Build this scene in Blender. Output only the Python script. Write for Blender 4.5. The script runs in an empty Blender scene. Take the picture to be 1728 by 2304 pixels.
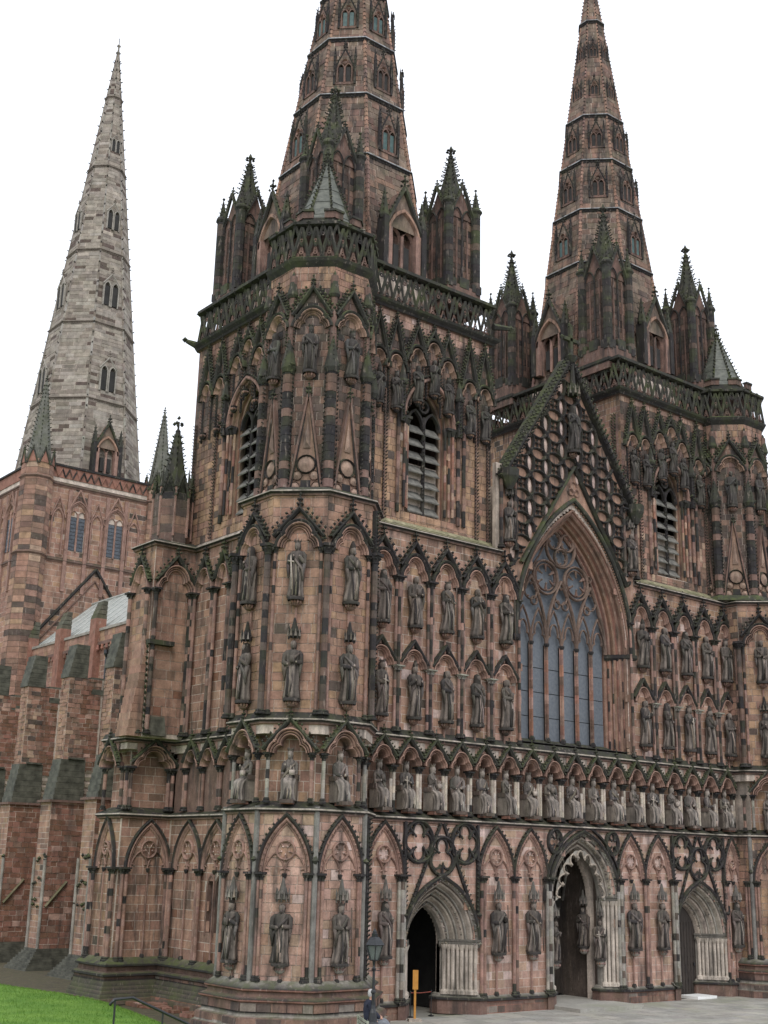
import bpy, math, random
import numpy as np
from mathutils import Matrix, Vector

random.seed(7)
rng = np.random.default_rng(7)
G = 1.2                                   # measured units -> metres
SC = bpy.context.scene
COL = SC.collection

# ------------------------------------------------------------------ camera
def setup_camera():
    C = np.array([-34.6938, -32.0869, 4.5951]) * G
    R = Vector((0.778427, -0.627296, 0.023482)).normalized()
    F = Vector((0.598688, 0.753134, 0.272693)).normalized()
    U = R.cross(F).normalized()
    R = F.cross(U).normalized()
    cam = bpy.data.cameras.new('camera')
    cam.sensor_fit = 'VERTICAL'
    cam.sensor_height = 24.0
    cam.sensor_width = 18.0
    cam.lens = 2808.71 / 2304.0 * 24.0
    cam.clip_start = 0.1
    cam.clip_end = 3000
    o = bpy.data.objects.new('camera', cam)
    m = Matrix(((R.x, U.x, -F.x, C[0]), (R.y, U.y, -F.y, C[1]), (R.z, U.z, -F.z, C[2]), (0, 0, 0, 1)))
    o.matrix_world = m
    COL.objects.link(o)
    SC.camera = o
setup_camera()

# ------------------------------------------------------------------ light
SUN_EL, SUN_AZ = math.radians(48), math.radians(215)     # azimuth from +Y clockwise
w = bpy.data.worlds.new('World'); SC.world = w; w.use_nodes = True
nt = w.node_tree; nt.nodes.clear()
sky = nt.nodes.new('ShaderNodeTexSky'); sky.sky_type = 'NISHITA'; sky.sun_disc = False
sky.sun_elevation = SUN_EL; sky.sun_rotation = SUN_AZ; sky.dust_density = 4.0; sky.air_density = 1.0
mix = nt.nodes.new('ShaderNodeMix'); mix.data_type = 'RGBA'
mix.inputs['Factor'].default_value = 0.93                 # closed cloud deck over the blue
mix.inputs['B'].default_value = (11.3, 11.8, 12.8, 1)
bg = nt.nodes.new('ShaderNodeBackground'); bg.inputs['Strength'].default_value = 0.1
out = nt.nodes.new('ShaderNodeOutputWorld')
nt.links.new(sky.outputs['Color'], mix.inputs['A'])
nt.links.new(mix.outputs['Result'], bg.inputs['Color'])
nt.links.new(bg.outputs[0], out.inputs[0])
sl = bpy.data.lights.new('sun', 'SUN'); sl.energy = 1.1; sl.angle = math.radians(18); sl.color = (1.0, 0.96, 0.9)
so = bpy.data.objects.new('sun', sl)
d = Vector((math.sin(SUN_AZ) * math.cos(SUN_EL), math.cos(SUN_AZ) * math.cos(SUN_EL), math.sin(SUN_EL)))
so.rotation_euler = d.to_track_quat('Z', 'Y').to_euler(); so.location = (0, 0, 120)
COL.objects.link(so)
SC.view_settings.view_transform = 'Standard'; SC.view_settings.look = 'None'
SC.view_settings.exposure = 0.27; SC.view_settings.gamma = 1.0
SC.view_settings.use_curve_mapping = False

# ------------------------------------------------------------------ materials
def nd(t, kind, **kw):
    n = t.nodes.new(kind)
    for k, v in kw.items():
        if k in n.inputs: n.inputs[k].default_value = v
        else: setattr(n, k, v)
    return n
def base_mat(name, rough=0.9, color=(.5, .5, .5), metallic=0.0):
    m = bpy.data.materials.new(name); m.use_nodes = True
    b = m.node_tree.nodes['Principled BSDF']
    b.inputs['Roughness'].default_value = rough
    b.inputs['Base Color'].default_value = (*color, 1)
    b.inputs['Metallic'].default_value = metallic
    return m, m.node_tree, b
def mathn(t, op, a, b=None, clamp=False):
    n = t.nodes.new('ShaderNodeMath'); n.operation = op; n.use_clamp = clamp
    for i, v in enumerate((a, b)):
        if v is None: continue
        if isinstance(v, (int, float)): n.inputs[i].default_value = v
        else: t.links.new(v, n.inputs[i])
    return n.outputs[0]
def mixc(t, f, a, b, mode='MIX'):
    n = t.nodes.new('ShaderNodeMix'); n.data_type = 'RGBA'; n.blend_type = mode
    for k, v in (('Factor', f), ('A', a), ('B', b)):
        if isinstance(v, (int, float)): n.inputs[k].default_value = v
        elif isinstance(v, tuple): n.inputs[k].default_value = (*v, 1)
        else: t.links.new(v, n.inputs[k])
    return n.outputs['Result']
def noise(t, vec, scale, detail=3, rough=.55):
    n = nd(t, 'ShaderNodeTexNoise', Scale=scale, Detail=detail, Roughness=rough)
    t.links.new(vec, n.inputs['Vector']); return n.outputs['Fac']
def remap(t, v, a, b, c=0.0, e=1.0):
    n = t.nodes.new('ShaderNodeMapRange'); n.inputs[1].default_value = a; n.inputs[2].default_value = b
    n.inputs[3].default_value = c; n.inputs[4].default_value = e
    t.links.new(v, n.inputs[0]); return n.outputs[0]
def scaled(t, vec, s):
    n = t.nodes.new('ShaderNodeMapping'); n.inputs['Scale'].default_value = s
    t.links.new(vec, n.inputs['Vector']); return n.outputs[0]

def make_stone():
    m, t, b = base_mat('weathered_sandstone', .92)
    geo = t.nodes.new('ShaderNodeNewGeometry'); pos = geo.outputs['Position']
    att = t.nodes.new('ShaderNodeAttribute'); att.attribute_name = 'Col'
    big = noise(t, pos, .35, 4); mid = noise(t, pos, 2.2, 4); fine = noise(t, pos, 14, 3, .65)
    v = mathn(t, 'MULTIPLY', remap(t, mid, .3, .7, .74, 1.26), remap(t, fine, .25, .75, .78, 1.22))
    vc = t.nodes.new('ShaderNodeCombineColor')
    for i in range(3): t.links.new(v, vc.inputs[i])
    c = mixc(t, 1.0, att.outputs['Color'], vc.outputs[0], 'MULTIPLY')
    # soot: blotches and vertical runs
    run = noise(t, scaled(t, pos, (2.6, 2.6, .32)), 1.1, 4, .6)
    soot = mathn(t, 'MULTIPLY', remap(t, run, .47, .64), remap(t, big, .36, .60))
    sep = t.nodes.new('ShaderNodeSeparateXYZ'); t.links.new(pos, sep.inputs[0])
    high = mathn(t, 'MULTIPLY', remap(t, sep.outputs[2], 17.5 * G, 22 * G, 0, .46), remap(t, sep.outputs[1], 20 * G, 30 * G, 1.0, 0.0))
    near_ = remap(t, sep.outputs[1], 20 * G, 30 * G, 1.0, 0.35)
    thin = remap(t, noise(t, scaled(t, pos, (3.2, 3.2, .8)), 1.0, 5, .7), .45, .68)
    soot = mathn(t, 'ADD', mathn(t, 'MULTIPLY', soot, .72), mathn(t, 'MULTIPLY', thin, mathn(t, 'ADD', high, .20)), True)
    soot = mathn(t, 'MULTIPLY', mathn(t, 'MINIMUM', soot, .86), near_)
    c = mixc(t, soot, c, (.045, .040, .038))
    pale = mathn(t, 'MULTIPLY', remap(t, noise(t, scaled(t, pos, (5, 5, 1.2)), 1.7, 3), .60, .74), .42, True)
    c = mixc(t, pale, c, (.40, .33, .28))
    # moss and algae where rain rests
    nz = t.nodes.new('ShaderNodeSeparateXYZ'); t.links.new(geo.outputs['Normal'], nz.inputs[0])
    up = remap(t, nz.outputs[2], .05, .75)
    mo = mathn(t, 'MULTIPLY', remap(t, noise(t, pos, 3.1, 4, .65), .40, .62), up, True)
    side = mathn(t, 'MULTIPLY', remap(t, noise(t, pos, 1.3, 5, .6), .48, .66), .55, True)
    mo = mathn(t, 'MULTIPLY', mathn(t, 'ADD', mo, side, True), att.outputs['Alpha'], True)
    c = mixc(t, mo, c, (.078, .092, .036))
    t.links.new(c, b.inputs['Base Color'])
    bump = nd(t, 'ShaderNodeBump', Strength=.55, Distance=.02)
    hh = mathn(t, 'ADD', mathn(t, 'MULTIPLY', fine, .5), mathn(t, 'MULTIPLY', noise(t, pos, 45, 2), .25))
    t.links.new(hh, bump.inputs['Height']); t.links.new(bump.outputs[0], b.inputs['Normal'])
    b.inputs['Specular IOR Level'].default_value = .25
    return m
STONE = make_stone()

def make_simple(name, ca, cb, scale, rough, stretch=(1, 1, 1), bump=.3, metallic=0, spec=.5, lo=.35, hi=.65):
    m, t, b = base_mat(name, rough, ca, metallic)
    pos = t.nodes.new('ShaderNodeNewGeometry').outputs['Position']
    f = noise(t, scaled(t, pos, stretch), scale, 5, .6)
    t.links.new(mixc(t, remap(t, f, lo, hi), ca, cb), b.inputs['Base Color'])
    bp = nd(t, 'ShaderNodeBump', Strength=bump, Distance=.02); t.links.new(f, bp.inputs['Height'])
    t.links.new(bp.outputs[0], b.inputs['Normal']); b.inputs['Specular IOR Level'].default_value = spec
    return m
SLATE = make_simple('grey_slate', (.055, .060, .048), (.125, .13, .105), 3.0, .6, (1, 1, 1.6), .4)
GSLATE = make_simple('mossy_slate', (.034, .034, .024), (.11, .108, .082), 2.6, .75, (1, 1, 1), .5)
LEAD = make_simple('lead_sheet', (.30, .32, .30), (.46, .47, .44), 1.4, .5, (2, 2, 4), .2)
GLASS = make_simple('mesh_guarded_glass', (.10, .114, .135), (.14, .155, .172), 7, .6, (1, 1, 1), .5)
DGLASS = make_simple('old_leaded_glass', (.03, .036, .046), (.085, .10, .12), 9, .25, (1, 1, 1), .3)
TEAL = make_simple('verdigris_panel', (.03, .065, .065), (.07, .125, .115), 4, .6)
OAK = make_simple('dark_oak', (.018, .014, .012), (.05, .038, .03), 3, .7, (6, 6, .7), .4)
LOUV = make_simple('weathered_louvre_board', (.09, .088, .08), (.20, .19, .165), 4, .7, (1, 1, 1), .3)
IRON = make_simple('black_painted_iron', (.010, .011, .013), (.022, .024, .027), 20, .35, (1, 1, 1), .1)
ORANGE = make_simple('orange_painted_wood', (.42, .18, .025), (.50, .23, .035), 6, .6)
WHITE = make_simple('white_paint', (.74, .74, .72), (.80, .80, .78), 6, .6)
BRASS = make_simple('rope_red', (.16, .03, .02), (.24, .05, .03), 9, .6)
SKIN = make_simple('skin', (.48, .27, .19), (.55, .32, .23), 6, .6)
HAIR = make_simple('grey_hair', (.38, .37, .36), (.55, .54, .52), 30, .8)
NAVY = make_simple('navy_jacket', (.012, .016, .032), (.02, .025, .045), 8, .85)
GREYC = make_simple('grey_trousers', (.15, .16, .18), (.2, .21, .23), 8, .9)
BENCH = make_simple('weathered_bench_wood', (.24, .27, .2), (.36, .38, .3), 4, .8, (1, 1, 5))
DARKIN = make_simple('interior_shade_black', (.020, .019, .018), (.035, .033, .031), 2, .95)  # near-black base colour carries the gloom of unlit interiors
def make_lampglass():
    m, t, b = base_mat('lantern_glass', .12, (.22, .26, .24))
    b.inputs['Transmission Weight'].default_value = .55
    return m
LGLASS = make_lampglass()
def make_grass():
    m, t, b = base_mat('lawn_turf', .95)
    pos = t.nodes.new('ShaderNodeNewGeometry').outputs['Position']
    f = noise(t, pos, .9, 5, .6); g = noise(t, pos, 22, 3, .7)
    c = mixc(t, remap(t, f, .35, .65), (.10, .21, .035), (.165, .29, .055))
    c = mixc(t, remap(t, g, .5, .85, 0, .3), c, (.21, .27, .08))
    t.links.new(c, b.inputs['Base Color'])
    bp = nd(t, 'ShaderNodeBump', Strength=.8, Distance=.05); t.links.new(g, bp.inputs['Height'])
    t.links.new(bp.outputs[0], b.inputs['Normal']); b.inputs['Specular IOR Level'].default_value = .15
    return m
GRASS = make_grass()
def make_paving():
    m, t, b = base_mat('worn_york_stone', .8)
    pos = t.nodes.new('ShaderNodeNewGeometry').outputs['Position']
    att = t.nodes.new('ShaderNodeAttribute'); att.attribute_name = 'Col'
    f = noise(t, pos, .7, 5, .6); g = noise(t, pos, 9, 4, .6)
    v = mathn(t, 'MULTIPLY', remap(t, f, .3, .7, .75, 1.2), remap(t, g, .3, .7, .88, 1.12))
    vc = t.nodes.new('ShaderNodeCombineColor')
    for i in range(3): t.links.new(v, vc.inputs[i])
    c = mixc(t, 1.0, att.outputs['Color'], vc.outputs[0], 'MULTIPLY')
    c = mixc(t, remap(t, noise(t, pos, .35, 4), .52, .7, 0, .5), c, (.16, .18, .09))
    t.links.new(c, b.inputs['Base Color'])
    return m
PAVE = make_paving()

# ------------------------------------------------------------------ colours (albedo + moss liability)
def jit(c, a=.08):
    k = 1 + random.uniform(-a, a)
    return (c[0] * k * (1 + random.uniform(-a, a) * .3), c[1] * k, c[2] * k * (1 + random.uniform(-a, a) * .4), c[3])
PINK = (.43, .272, .215, .12)
SAND = (.39, .27, .195, .15)
ROSE = (.27, .135, .10, .2)
BRICKY = (.195, .098, .066, .35)
ROSE2 = (.31, .180, .135, .12)
BROWN2 = (.225, .14, .105, .2)
MIDP = (.345, .21, .152, .12)
MIDS = (.355, .225, .145, .12)
UMB = (.105, .078, .066, .3)
SPB = (.205, .150, .115, .4)
GRB = (.21, .178, .15, .3)
GBF = (.285, .25, .21, .2)
GBL = (.34, .30, .255, .2)
BUFF = (.46, .40, .34, .10)
PALEP = (.55, .41, .36, .05)
BROWN = (.17, .105, .085, .25)
SOOT = (.030, .027, .028, .40)
SOOTM = (.040, .040, .034, .95)
CARV = (.285, .175, .142, .15)
GREYB = (.30, .275, .24, .2)
MORT = (.55, .46, .39, .1)
def pal(kind):
    r = random.random()
    if kind == 'clean': p = ((PINK, .64), (PALEP, .10), (SAND, .16), (MIDP, .10))
    elif kind == 'mid': p = ((MIDP, .48), (MIDS, .20), (ROSE2, .20), (BROWN2, .10), (UMB, .02))
    elif kind == 'high': p = ((MIDS, .50), (MIDP, .20), (ROSE2, .10), (BROWN2, .10), (UMB, .10))
    elif kind == 'red': p = ((BRICKY, .52), (ROSE, .34), (BROWN2, .10), (PINK, .04))
    elif kind == 'north': p = ((ROSE2, .44), (MIDP, .38), (BRICKY, .05), (BROWN2, .13))
    elif kind == 'sooty': p = ((UMB, .44), (BROWN, .28), (BROWN2, .20), (SOOT, .08))
    elif kind == 'umber': p = ((BROWN2, .36), (ROSE2, .24), (SAND, .12), (UMB, .20), (BROWN, .08))
    elif kind == 'dark': p = ((UMB, .46), (BROWN, .30), (BROWN2, .14), (SOOT, .10))
    elif kind == 'spire': p = ((BROWN2, .24), (SPB, .50), (BROWN, .14), (UMB, .12))
    elif kind == 'grey': p = ((GBF, .56), (GBL, .12), (GRB, .22), (UMB, .10))
    elif kind == 'cent': p = ((ROSE2, .38), (MIDP, .34), (MIDS, .12), (BROWN2, .12), (UMB, .04))
    elif kind == 'base': p = ((BROWN, .44), (BROWN2, .30), (UMB, .16), (GRB, .10))
    else: p = ((PINK, 1),)
    for c, q in p:
        r -= q
        if r <= 0: return jit(c)
    return jit(p[0][0])

# ------------------------------------------------------------------ mesh builder
class MB:
    def __init__(s): s.v = []; s.f = {}; s.c = []; s.n = 0
    def add(s, V, faces, col):
        V = np.asarray(V, float).reshape(-1, 3)
        for f in faces:
            f = np.asarray(f, int)
            if f.size == 0: continue
            s.f.setdefault(f.shape[1], []).append(f + s.n)
        s.v.append(V); s.n += len(V)
        col = np.asarray(col, float)
        if col.ndim == 1: col = np.tile(col, (len(V), 1))
        s.c.append(col)
    def mesh(s, name, mats=(STONE,), smooth=False):
        me = bpy.data.meshes.new(name)
        if s.n == 0: return me
        V = np.concatenate(s.v) * G
        me.vertices.add(len(V)); me.vertices.foreach_set('co', V.ravel())
        idx = []; tot = []
        for k, L in s.f.items():
            A = np.concatenate(L); idx.append(A.ravel()); tot.append(np.full(len(A), k))
        idx = np.concatenate(idx); tot = np.concatenate(tot)
        me.loops.add(len(idx)); me.loops.foreach_set('vertex_index', idx)
        me.polygons.add(len(tot)); st = np.concatenate([[0], np.cumsum(tot)[:-1]])
        me.polygons.foreach_set('loop_start', st); me.polygons.foreach_set('loop_total', tot)
        me.polygons.foreach_set('use_smooth', np.full(len(tot), bool(smooth)))
        for m in mats: me.materials.append(m)
        me.update(calc_edges=True)
        ca = me.color_attributes.new('Col', 'FLOAT_COLOR', 'POINT')
        ca.data.foreach_set('color', np.concatenate(s.c).ravel())
        me.validate()
        return me
# local coordinates: s = along the wall, n = out of the wall, t = up -> (s, -n, t)
QB = [[0, 1, 2, 3], [4, 7, 6, 5], [0, 4, 5, 1], [1, 5, 6, 2], [2, 6, 7, 3], [3, 7, 4, 0]]
def box(mb, s0, s1, n0, n1, t0, t1, col):
    V = [(s0, -n0, t0), (s1, -n0, t0), (s1, -n0, t1), (s0, -n0, t1), (s0, -n1, t0), (s1, -n1, t0), (s1, -n1, t1), (s0, -n1, t1)]
    mb.add(V, [QB], col)
def prism(mb, s0, s1, prof, col):
    """prof: (n,t) closed loop, extruded along s"""
    k = len(prof)
    V = [(s0, -n, t) for n, t in prof] + [(s1, -n, t) for n, t in prof]
    q = [[i, (i + 1) % k, (i + 1) % k + k, i + k] for i in range(k)]
    mb.add(V, [q, [list(range(k))], [list(range(k, 2 * k))[::-1]]], col)
def poly_extrude(mb, pts, n0, n1, col):
    k = len(pts)
    V = [(s, -n0, t) for s, t in pts] + [(s, -n1, t) for s, t in pts]
    q = [[i, (i + 1) % k, (i + 1) % k + k, i + k] for i in range(k)]
    mb.add(V, [q, [list(range(k))], [list(range(k, 2 * k))[::-1]]], col)
def offs(P, closed):
    P = np.asarray(P, float); K = len(P)
    if closed: d = np.roll(P, -1, 0) - P; dp = P - np.roll(P, 1, 0)
    else:
        d = np.diff(P, axis=0); dp = np.vstack([d[:1], d]); d = np.vstack([d, d[-1:]])
    def nl(d):
        l = np.linalg.norm(d, axis=1, keepdims=True); l[l == 0] = 1
        d = d / l; return np.stack([-d[:, 1], d[:, 0]], 1)
    a = nl(dp); b = nl(d); m = a + b; l = np.linalg.norm(m, axis=1, keepdims=True); l[l < .3] = .3
    m = m / l; c = np.clip((m * a).sum(1, keepdims=True), .55, 1)
    return m / c
def sweep(mb, P, prof, col, closed=False, plan=False, flip=1):
    """profile of (offset, n) along a 2-D path; plan=True: path is (x,y), n is z"""
    P = np.asarray(P, float); N = offs(P, closed) * flip
    prof = np.asarray(prof, float); K, M = len(P), len(prof)
    A = P[:, None, :] + N[:, None, :] * prof[None, :, :1]
    B = np.broadcast_to(prof[None, :, 1], (K, M))
    V = np.stack([A[..., 0], A[..., 1], B] if plan else [A[..., 0], -B, A[..., 1]], -1).reshape(-1, 3)
    q = []
    for i in range(K if closed else K - 1):
        j = (i + 1) % K
        for k in range(M - 1): q.append([i * M + k, i * M + k + 1, j * M + k + 1, j * M + k])
    c = np.asarray(col, float)
    if c.ndim == 2: c = np.tile(c, (K, 1))
    mb.add(V, [q], c)
def basis(d):
    d = np.asarray(d, float); d = d / (np.linalg.norm(d) + 1e-9)
    a = np.array([0, 0, 1.]) if abs(d[2]) < .9 else np.array([1., 0, 0])
    u = np.cross(d, a); u /= np.linalg.norm(u); return u, np.cross(d, u)
def tube(mb, pts, r, col, seg=6, cap=True):
    """tube through raw xyz points"""
    pts = np.asarray(pts, float); K = len(pts)
    r = np.broadcast_to(r, K); V = []
    u0 = None
    for i in range(K):
        d = pts[min(i + 1, K - 1)] - pts[max(i - 1, 0)]
        u, v = basis(d)
        if u0 is not None:
            u = u0 - d * (u0 @ d) / (d @ d + 1e-9); u /= np.linalg.norm(u) + 1e-9; v = np.cross(d / (np.linalg.norm(d) + 1e-9), u)
        u0 = u
        a = np.arange(seg) / seg * 2 * np.pi
        V.append(pts[i] + r[i] * (np.cos(a)[:, None] * u + np.sin(a)[:, None] * v))
    q = [[i * seg + k, i * seg + (k + 1) % seg, (i + 1) * seg + (k + 1) % seg, (i + 1) * seg + k] for i in range(K - 1) for k in range(seg)]
    fs = [q]
    if cap: fs += [[list(range(seg))[::-1]], [[(K - 1) * seg + k for k in range(seg)]]]
    mb.add(np.concatenate(V), fs, col)
def lathe(mb, cx, cy, prof, col, seg=8, ph=0.0, arc=None):
    """(r,z) profile round the vertical at raw x,y"""
    a = np.arange(seg) / seg * 2 * np.pi + ph
    V = np.array([(cx + r * math.cos(x), cy + r * math.sin(x), z) for r, z in prof for x in a])
    q = [[i * seg + k, i * seg + (k + 1) % seg, (i + 1) * seg + (k + 1) % seg, (i + 1) * seg + k] for i in range(len(prof) - 1) for k in range(seg)]
    c = np.asarray(col, float)
    if c.ndim == 2: c = np.repeat(c, seg, 0)
    mb.add(V, [q], c)
OCT_V = np.array([(1, 0, 0), (-1, 0, 0), (0, 1, 0), (0, -1, 0), (0, 0, 1), (0, 0, -1)], float)
OCT_F = np.array([[0, 2, 4], [2, 1, 4], [1, 3, 4], [3, 0, 4], [2, 0, 5], [1, 2, 5], [3, 1, 5], [0, 3, 5]])
def blob(mb, p, r, col, sz=1.0):
    J = OCT_V * r * rng.uniform(.75, 1.25, (6, 1)); J[:, 2] *= sz
    a = random.random() * 3; ca, sa = math.cos(a), math.sin(a)
    J = np.stack([J[:, 0] * ca - J[:, 1] * sa, J[:, 0] * sa + J[:, 1] * ca, J[:, 2]], 1)
    mb.add(J + np.asarray(p), [OCT_F], col)
def crockets(mb, p0, p1, out, step, r, col, lift=.6):
    """leafy knobs along a raw 3-D line, standing off in direction out"""
    p0 = np.asarray(p0, float); p1 = np.asarray(p1, float); L = np.linalg.norm(p1 - p0); k = max(1, int(L / step))
    o = np.asarray(out, float)
    for i in range(k):
        p = p0 + (p1 - p0) * ((i + .5) / k)
        blob(mb, p + o * r * lift, r * .8, col); blob(mb, p + o * r * (lift + .9) + np.array([0, 0, r * .5]), r * .62, col)
def finial(mb, s, n, t, h, col):
    tube(mb, [(s, -n, t - h * .2), (s, -n, t + h * .9)], [h * .09, h * .06], col, 5)
    for dz, rr in ((.25, .22), (.6, .16)):
        for a in range(4):
            x = a * math.pi / 2 + .78
            blob(mb, (s + math.cos(x) * h * rr, -n + math.sin(x) * h * rr, t + h * dz), h * .13, col)
    blob(mb, (s, -n, t + h), h * .13, col, 1.4)
def parch(w, h, k=10, e=0):
    """pointed arch path from (-w,0) over (0,h) to (w,0)"""
    R = (w * w + h * h) / (2 * w); c = R - w; a1 = math.asin(min(1, h / R)); L = []
    if h < w: # drop arch falls back to an ellipse with a small point
        for i in range(k + 1):
            x = i / k * math.pi / 2; L.append((-w * math.cos(x), h * math.sin(x)))
    else:
        for i in range(k + 1):
            x = a1 * i / k; L.append((c - R * math.cos(x), R * math.sin(x)))
    return L + [(-x, y) for x, y in L[:-1][::-1]]
def trefoil(w, h, k=6):
    L = []
    for i in range(k):
        a = i / (k - 1) * math.pi / 2
        L.append((-.56 * w - .44 * w * math.cos(a), .42 * h * math.sin(a)))
    U = []
    for i in range(1, k + 2):
        a = i / (k + 1) * math.pi / 2
        U.append((-.60 * w * math.cos(a), .42 * h + .58 * h * math.sin(a)))
    L = L + U
    return L + [(-x, y) for x, y in L[:-1][::-1]]
def hw_at(w, h, dz):
    if dz <= 0: return w
    if dz >= h: return 0
    if h < w: return w * math.sqrt(1 - (dz / h) ** 2)
    R = (w * w + h * h) / (2 * w); return math.sqrt(R * R - dz * dz) - (R - w)
def circle(cx, cy, r, k=14): return [(cx + r * math.cos(-i / k * 2 * math.pi), cy + r * math.sin(-i / k * 2 * math.pi)) for i in range(k)]
def bar(a, b): return [(a, -b), (a, 0), (0, 0)]
def ridge(w, n0, n1): return [(-w, n0), (-w * .45, n1), (w * .45, n1), (w, n0)]

# ------------------------------------------------------------------ objects
def ent(name, data=None, parent=None, loc=(0, 0, 0), rot=0.0, label=None, cat=None, group=None, kind=None, scale=1.0):
    o = bpy.data.objects.new(name, data); COL.objects.link(o)
    o.location = (loc[0] * G, loc[1] * G, loc[2] * G); o.rotation_euler = (0, 0, rot)
    if scale != 1.0: o.scale = (scale,) * 3 if isinstance(scale, float) else scale
    if parent is not None: o.parent = parent
    if label: o['label'] = label
    if cat: o['category'] = cat
    if group: o['group'] = group
    if kind: o['kind'] = kind
    return o
CACHE = {}
def comp(key, fn, mats=(STONE,), smooth=False):
    if key not in CACHE:
        mb = MB(); fn(mb); CACHE[key] = mb.mesh(str(key[0]) if isinstance(key, tuple) else key, mats, smooth)
    return CACHE[key]

CATH = ent('cathedral', None, None, (0, 0, 0), label='huge soot-stained red sandstone gothic cathedral with three crocketed spires and a statue-covered front', cat='cathedral')

# ------------------------------------------------------------------ ashlar blocks, gathered and built at the end
STONES = []
def ashlar(O, ang, s0, s1, t0, t1, kind, ch=.27, bw=.46, hole=None, slope=None, tilt=0.0, proud=.007, gap=.022, stop=None):
    """coursed blocks on a plane: O = world origin of (s=0,t=0); ang = wall heading; slope(t) -> (s0,s1)"""
    S = np.array([math.cos(ang), math.sin(ang), 0]); Nn = np.array([math.sin(ang), -math.cos(ang), 0])
    T = np.array([0, 0, 1.]) * math.cos(tilt) - Nn * math.sin(tilt); N2 = Nn * math.cos(tilt) + np.array([0, 0, 1.]) * math.sin(tilt)
    O = np.asarray(O, float); t = t0
    while t < t1 - .03:
        h = min(ch * random.uniform(.85, 1.18), t1 - t)
        if t1 - (t + h) < .08: h = t1 - t
        a, b = (s0, s1) if slope is None else slope(t + h / 2)
        s = a
        first = True
        while s < b - .02:
            wd = bw * random.uniform(.65, 1.35) * (random.uniform(.5, 1) if first else 1); first = False
            wd = min(wd, b - s)
            if b - (s + wd) < .1: wd = b - s
            sm, tm = s + wd / 2, t + h / 2
            if hole is None or not hole(sm, tm):
                e = gap / 2; p = proud * random.uniform(0.1, 1.6)
                q = [(s + e, t + e), (s + wd - e, t + e), (s + wd - e, t + h - e), (s + e, t + h - e)]
                V = [O + S * x + T * y - N2 * .03 for x, y in q] + [O + S * x + T * y + N2 * p for x, y in q]
                k = kind(sm, tm) if callable(kind) else kind
                STONES.append((np.array(V), pal(k), wd * h))
            s += wd
        t += h
SQ = [[4, 5, 6, 7], [0, 1, 5, 4], [1, 2, 6, 5], [2, 3, 7, 6], [3, 0, 4, 7]]
CAM = np.array([-34.69, -32.09, 4.6])
def build_stones():
    sc = []
    for V, c, a in STONES:
        p = V.mean(0); d = np.linalg.norm(p - CAM); sc.append(-a / d ** 2 * (1 if p[2] > .2 else .5))
    order = np.argsort(sc); near = set(order[:296].tolist())
    mb = MB()
    for i, (V, c, a) in enumerate(STONES):
        if i in near:
            o = V[:4].mean(0); m2 = MB(); m2.add(V - o, [SQ], c)
            ent('stone', m2.mesh('stone'), CATH, o)
        else: mb.add(V, [SQ], c)
    ent('masonry', mb.mesh('masonry'), CATH, kind='stuff')
    print('stones', len(STONES))

def core(x0, x1, y0, y1, z0, z1, col=MORT, mb=None, name='wall'):
    own = mb is None
    if own: mb = MB()
    V = [(x0, y0, z0), (x1, y0, z0), (x1, y0, z1), (x0, y0, z1), (x0, y1, z0), (x1, y1, z0), (x1, y1, z1), (x0, y1, z1)]
    mb.add(V, [QB], col)
    if own: return ent(name, mb.mesh(name), CATH)
def core_holes(mb, ax, lo, hi, d0, d1, z0, z1, holes, dz=.12, col=MORT):
    """wall slab along x (ax=0) or y (ax=1) from lo..hi with arched holes (c,hw,sill,spring,h)"""
    def bx(a, b, za, zb):
        if b - a < .005: return
        if ax == 0: core(a, b, d0, d1, za, zb, col, mb)
        else: core(d0, d1, a, b, za, zb, col, mb)
    cuts = sorted(set(min(z1, max(z0, q)) for q in [z0, z1] + [h[2] for h in holes] + [h[3] for h in holes] + [h[3] + h[4] for h in holes]))
    zs = []
    for a, b in zip(cuts[:-1], cuts[1:]):
        if b - a < 1e-4: continue
        curved = any(h[3] <= a + 1e-4 and b <= h[3] + h[4] + 1e-4 for h in holes)
        n = max(1, int((b - a) / dz)) if curved else 1
        zs += [(a + (b - a) * i / n, a + (b - a) * (i + 1) / n) for i in range(n)]
    for za, zb in zs:
        zm = za; x = lo
        for c, hw, sill, spr, h in sorted(holes):
            if za >= sill - 1e-4 and za < spr + h - 1e-4:
                k = hw_at(hw, h, za - spr); bx(x, c - k, za, zb); x = c + k
        bx(x, hi, za, zb)
def inhole(holes, pad=.05):
    def f(s, t):
        for c, hw, sill, spr, h in holes:
            if sill - pad < t and abs(s - c) < hw_at(hw, h, t - spr) + pad * (t < spr + h): return True
        return False
    return f

# ------------------------------------------------------------------ carved components
def shaft_cols(p_dark, base, k): return [jit(random.choice((SOOT, UMB)) if random.random() < p_dark else base, .15) for _ in range(k)]
def m_column(h, r, pair, pd, base, drum=.25):
    def f(mb):
        xs = (-r * 1.15, r * 1.15) if pair == 2 else ((-r * 1.9, 0, r * 1.9) if pair == 3 else (0,))
        for x in xs:
            rr = r * (1.15 if (pair == 3 and x == 0) else 1.0); yy = -.05 - r - (r * .7 if (pair == 3 and x == 0) else 0)
            lathe(mb, x, yy, [(rr * 1.9, 0), (rr * 1.9, .05), (rr * 1.45, .07), (rr * 1.6, .11), (rr * 1.1, .15)], jit(SOOT, .2), 8)
            z = .15; k = max(1, round((h - .15) / drum)); dz = (h - .15) / k
            for c in shaft_cols(pd if pair != 3 else (min(.85, pd * 1.8) if x == 0 else pd * .35), base, k):
                lathe(mb, x, yy, [(rr * 1.0, z), (rr * 1.0, z + dz - .015), (rr * .9, z + dz)], c, 8); z += dz
    return f
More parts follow.
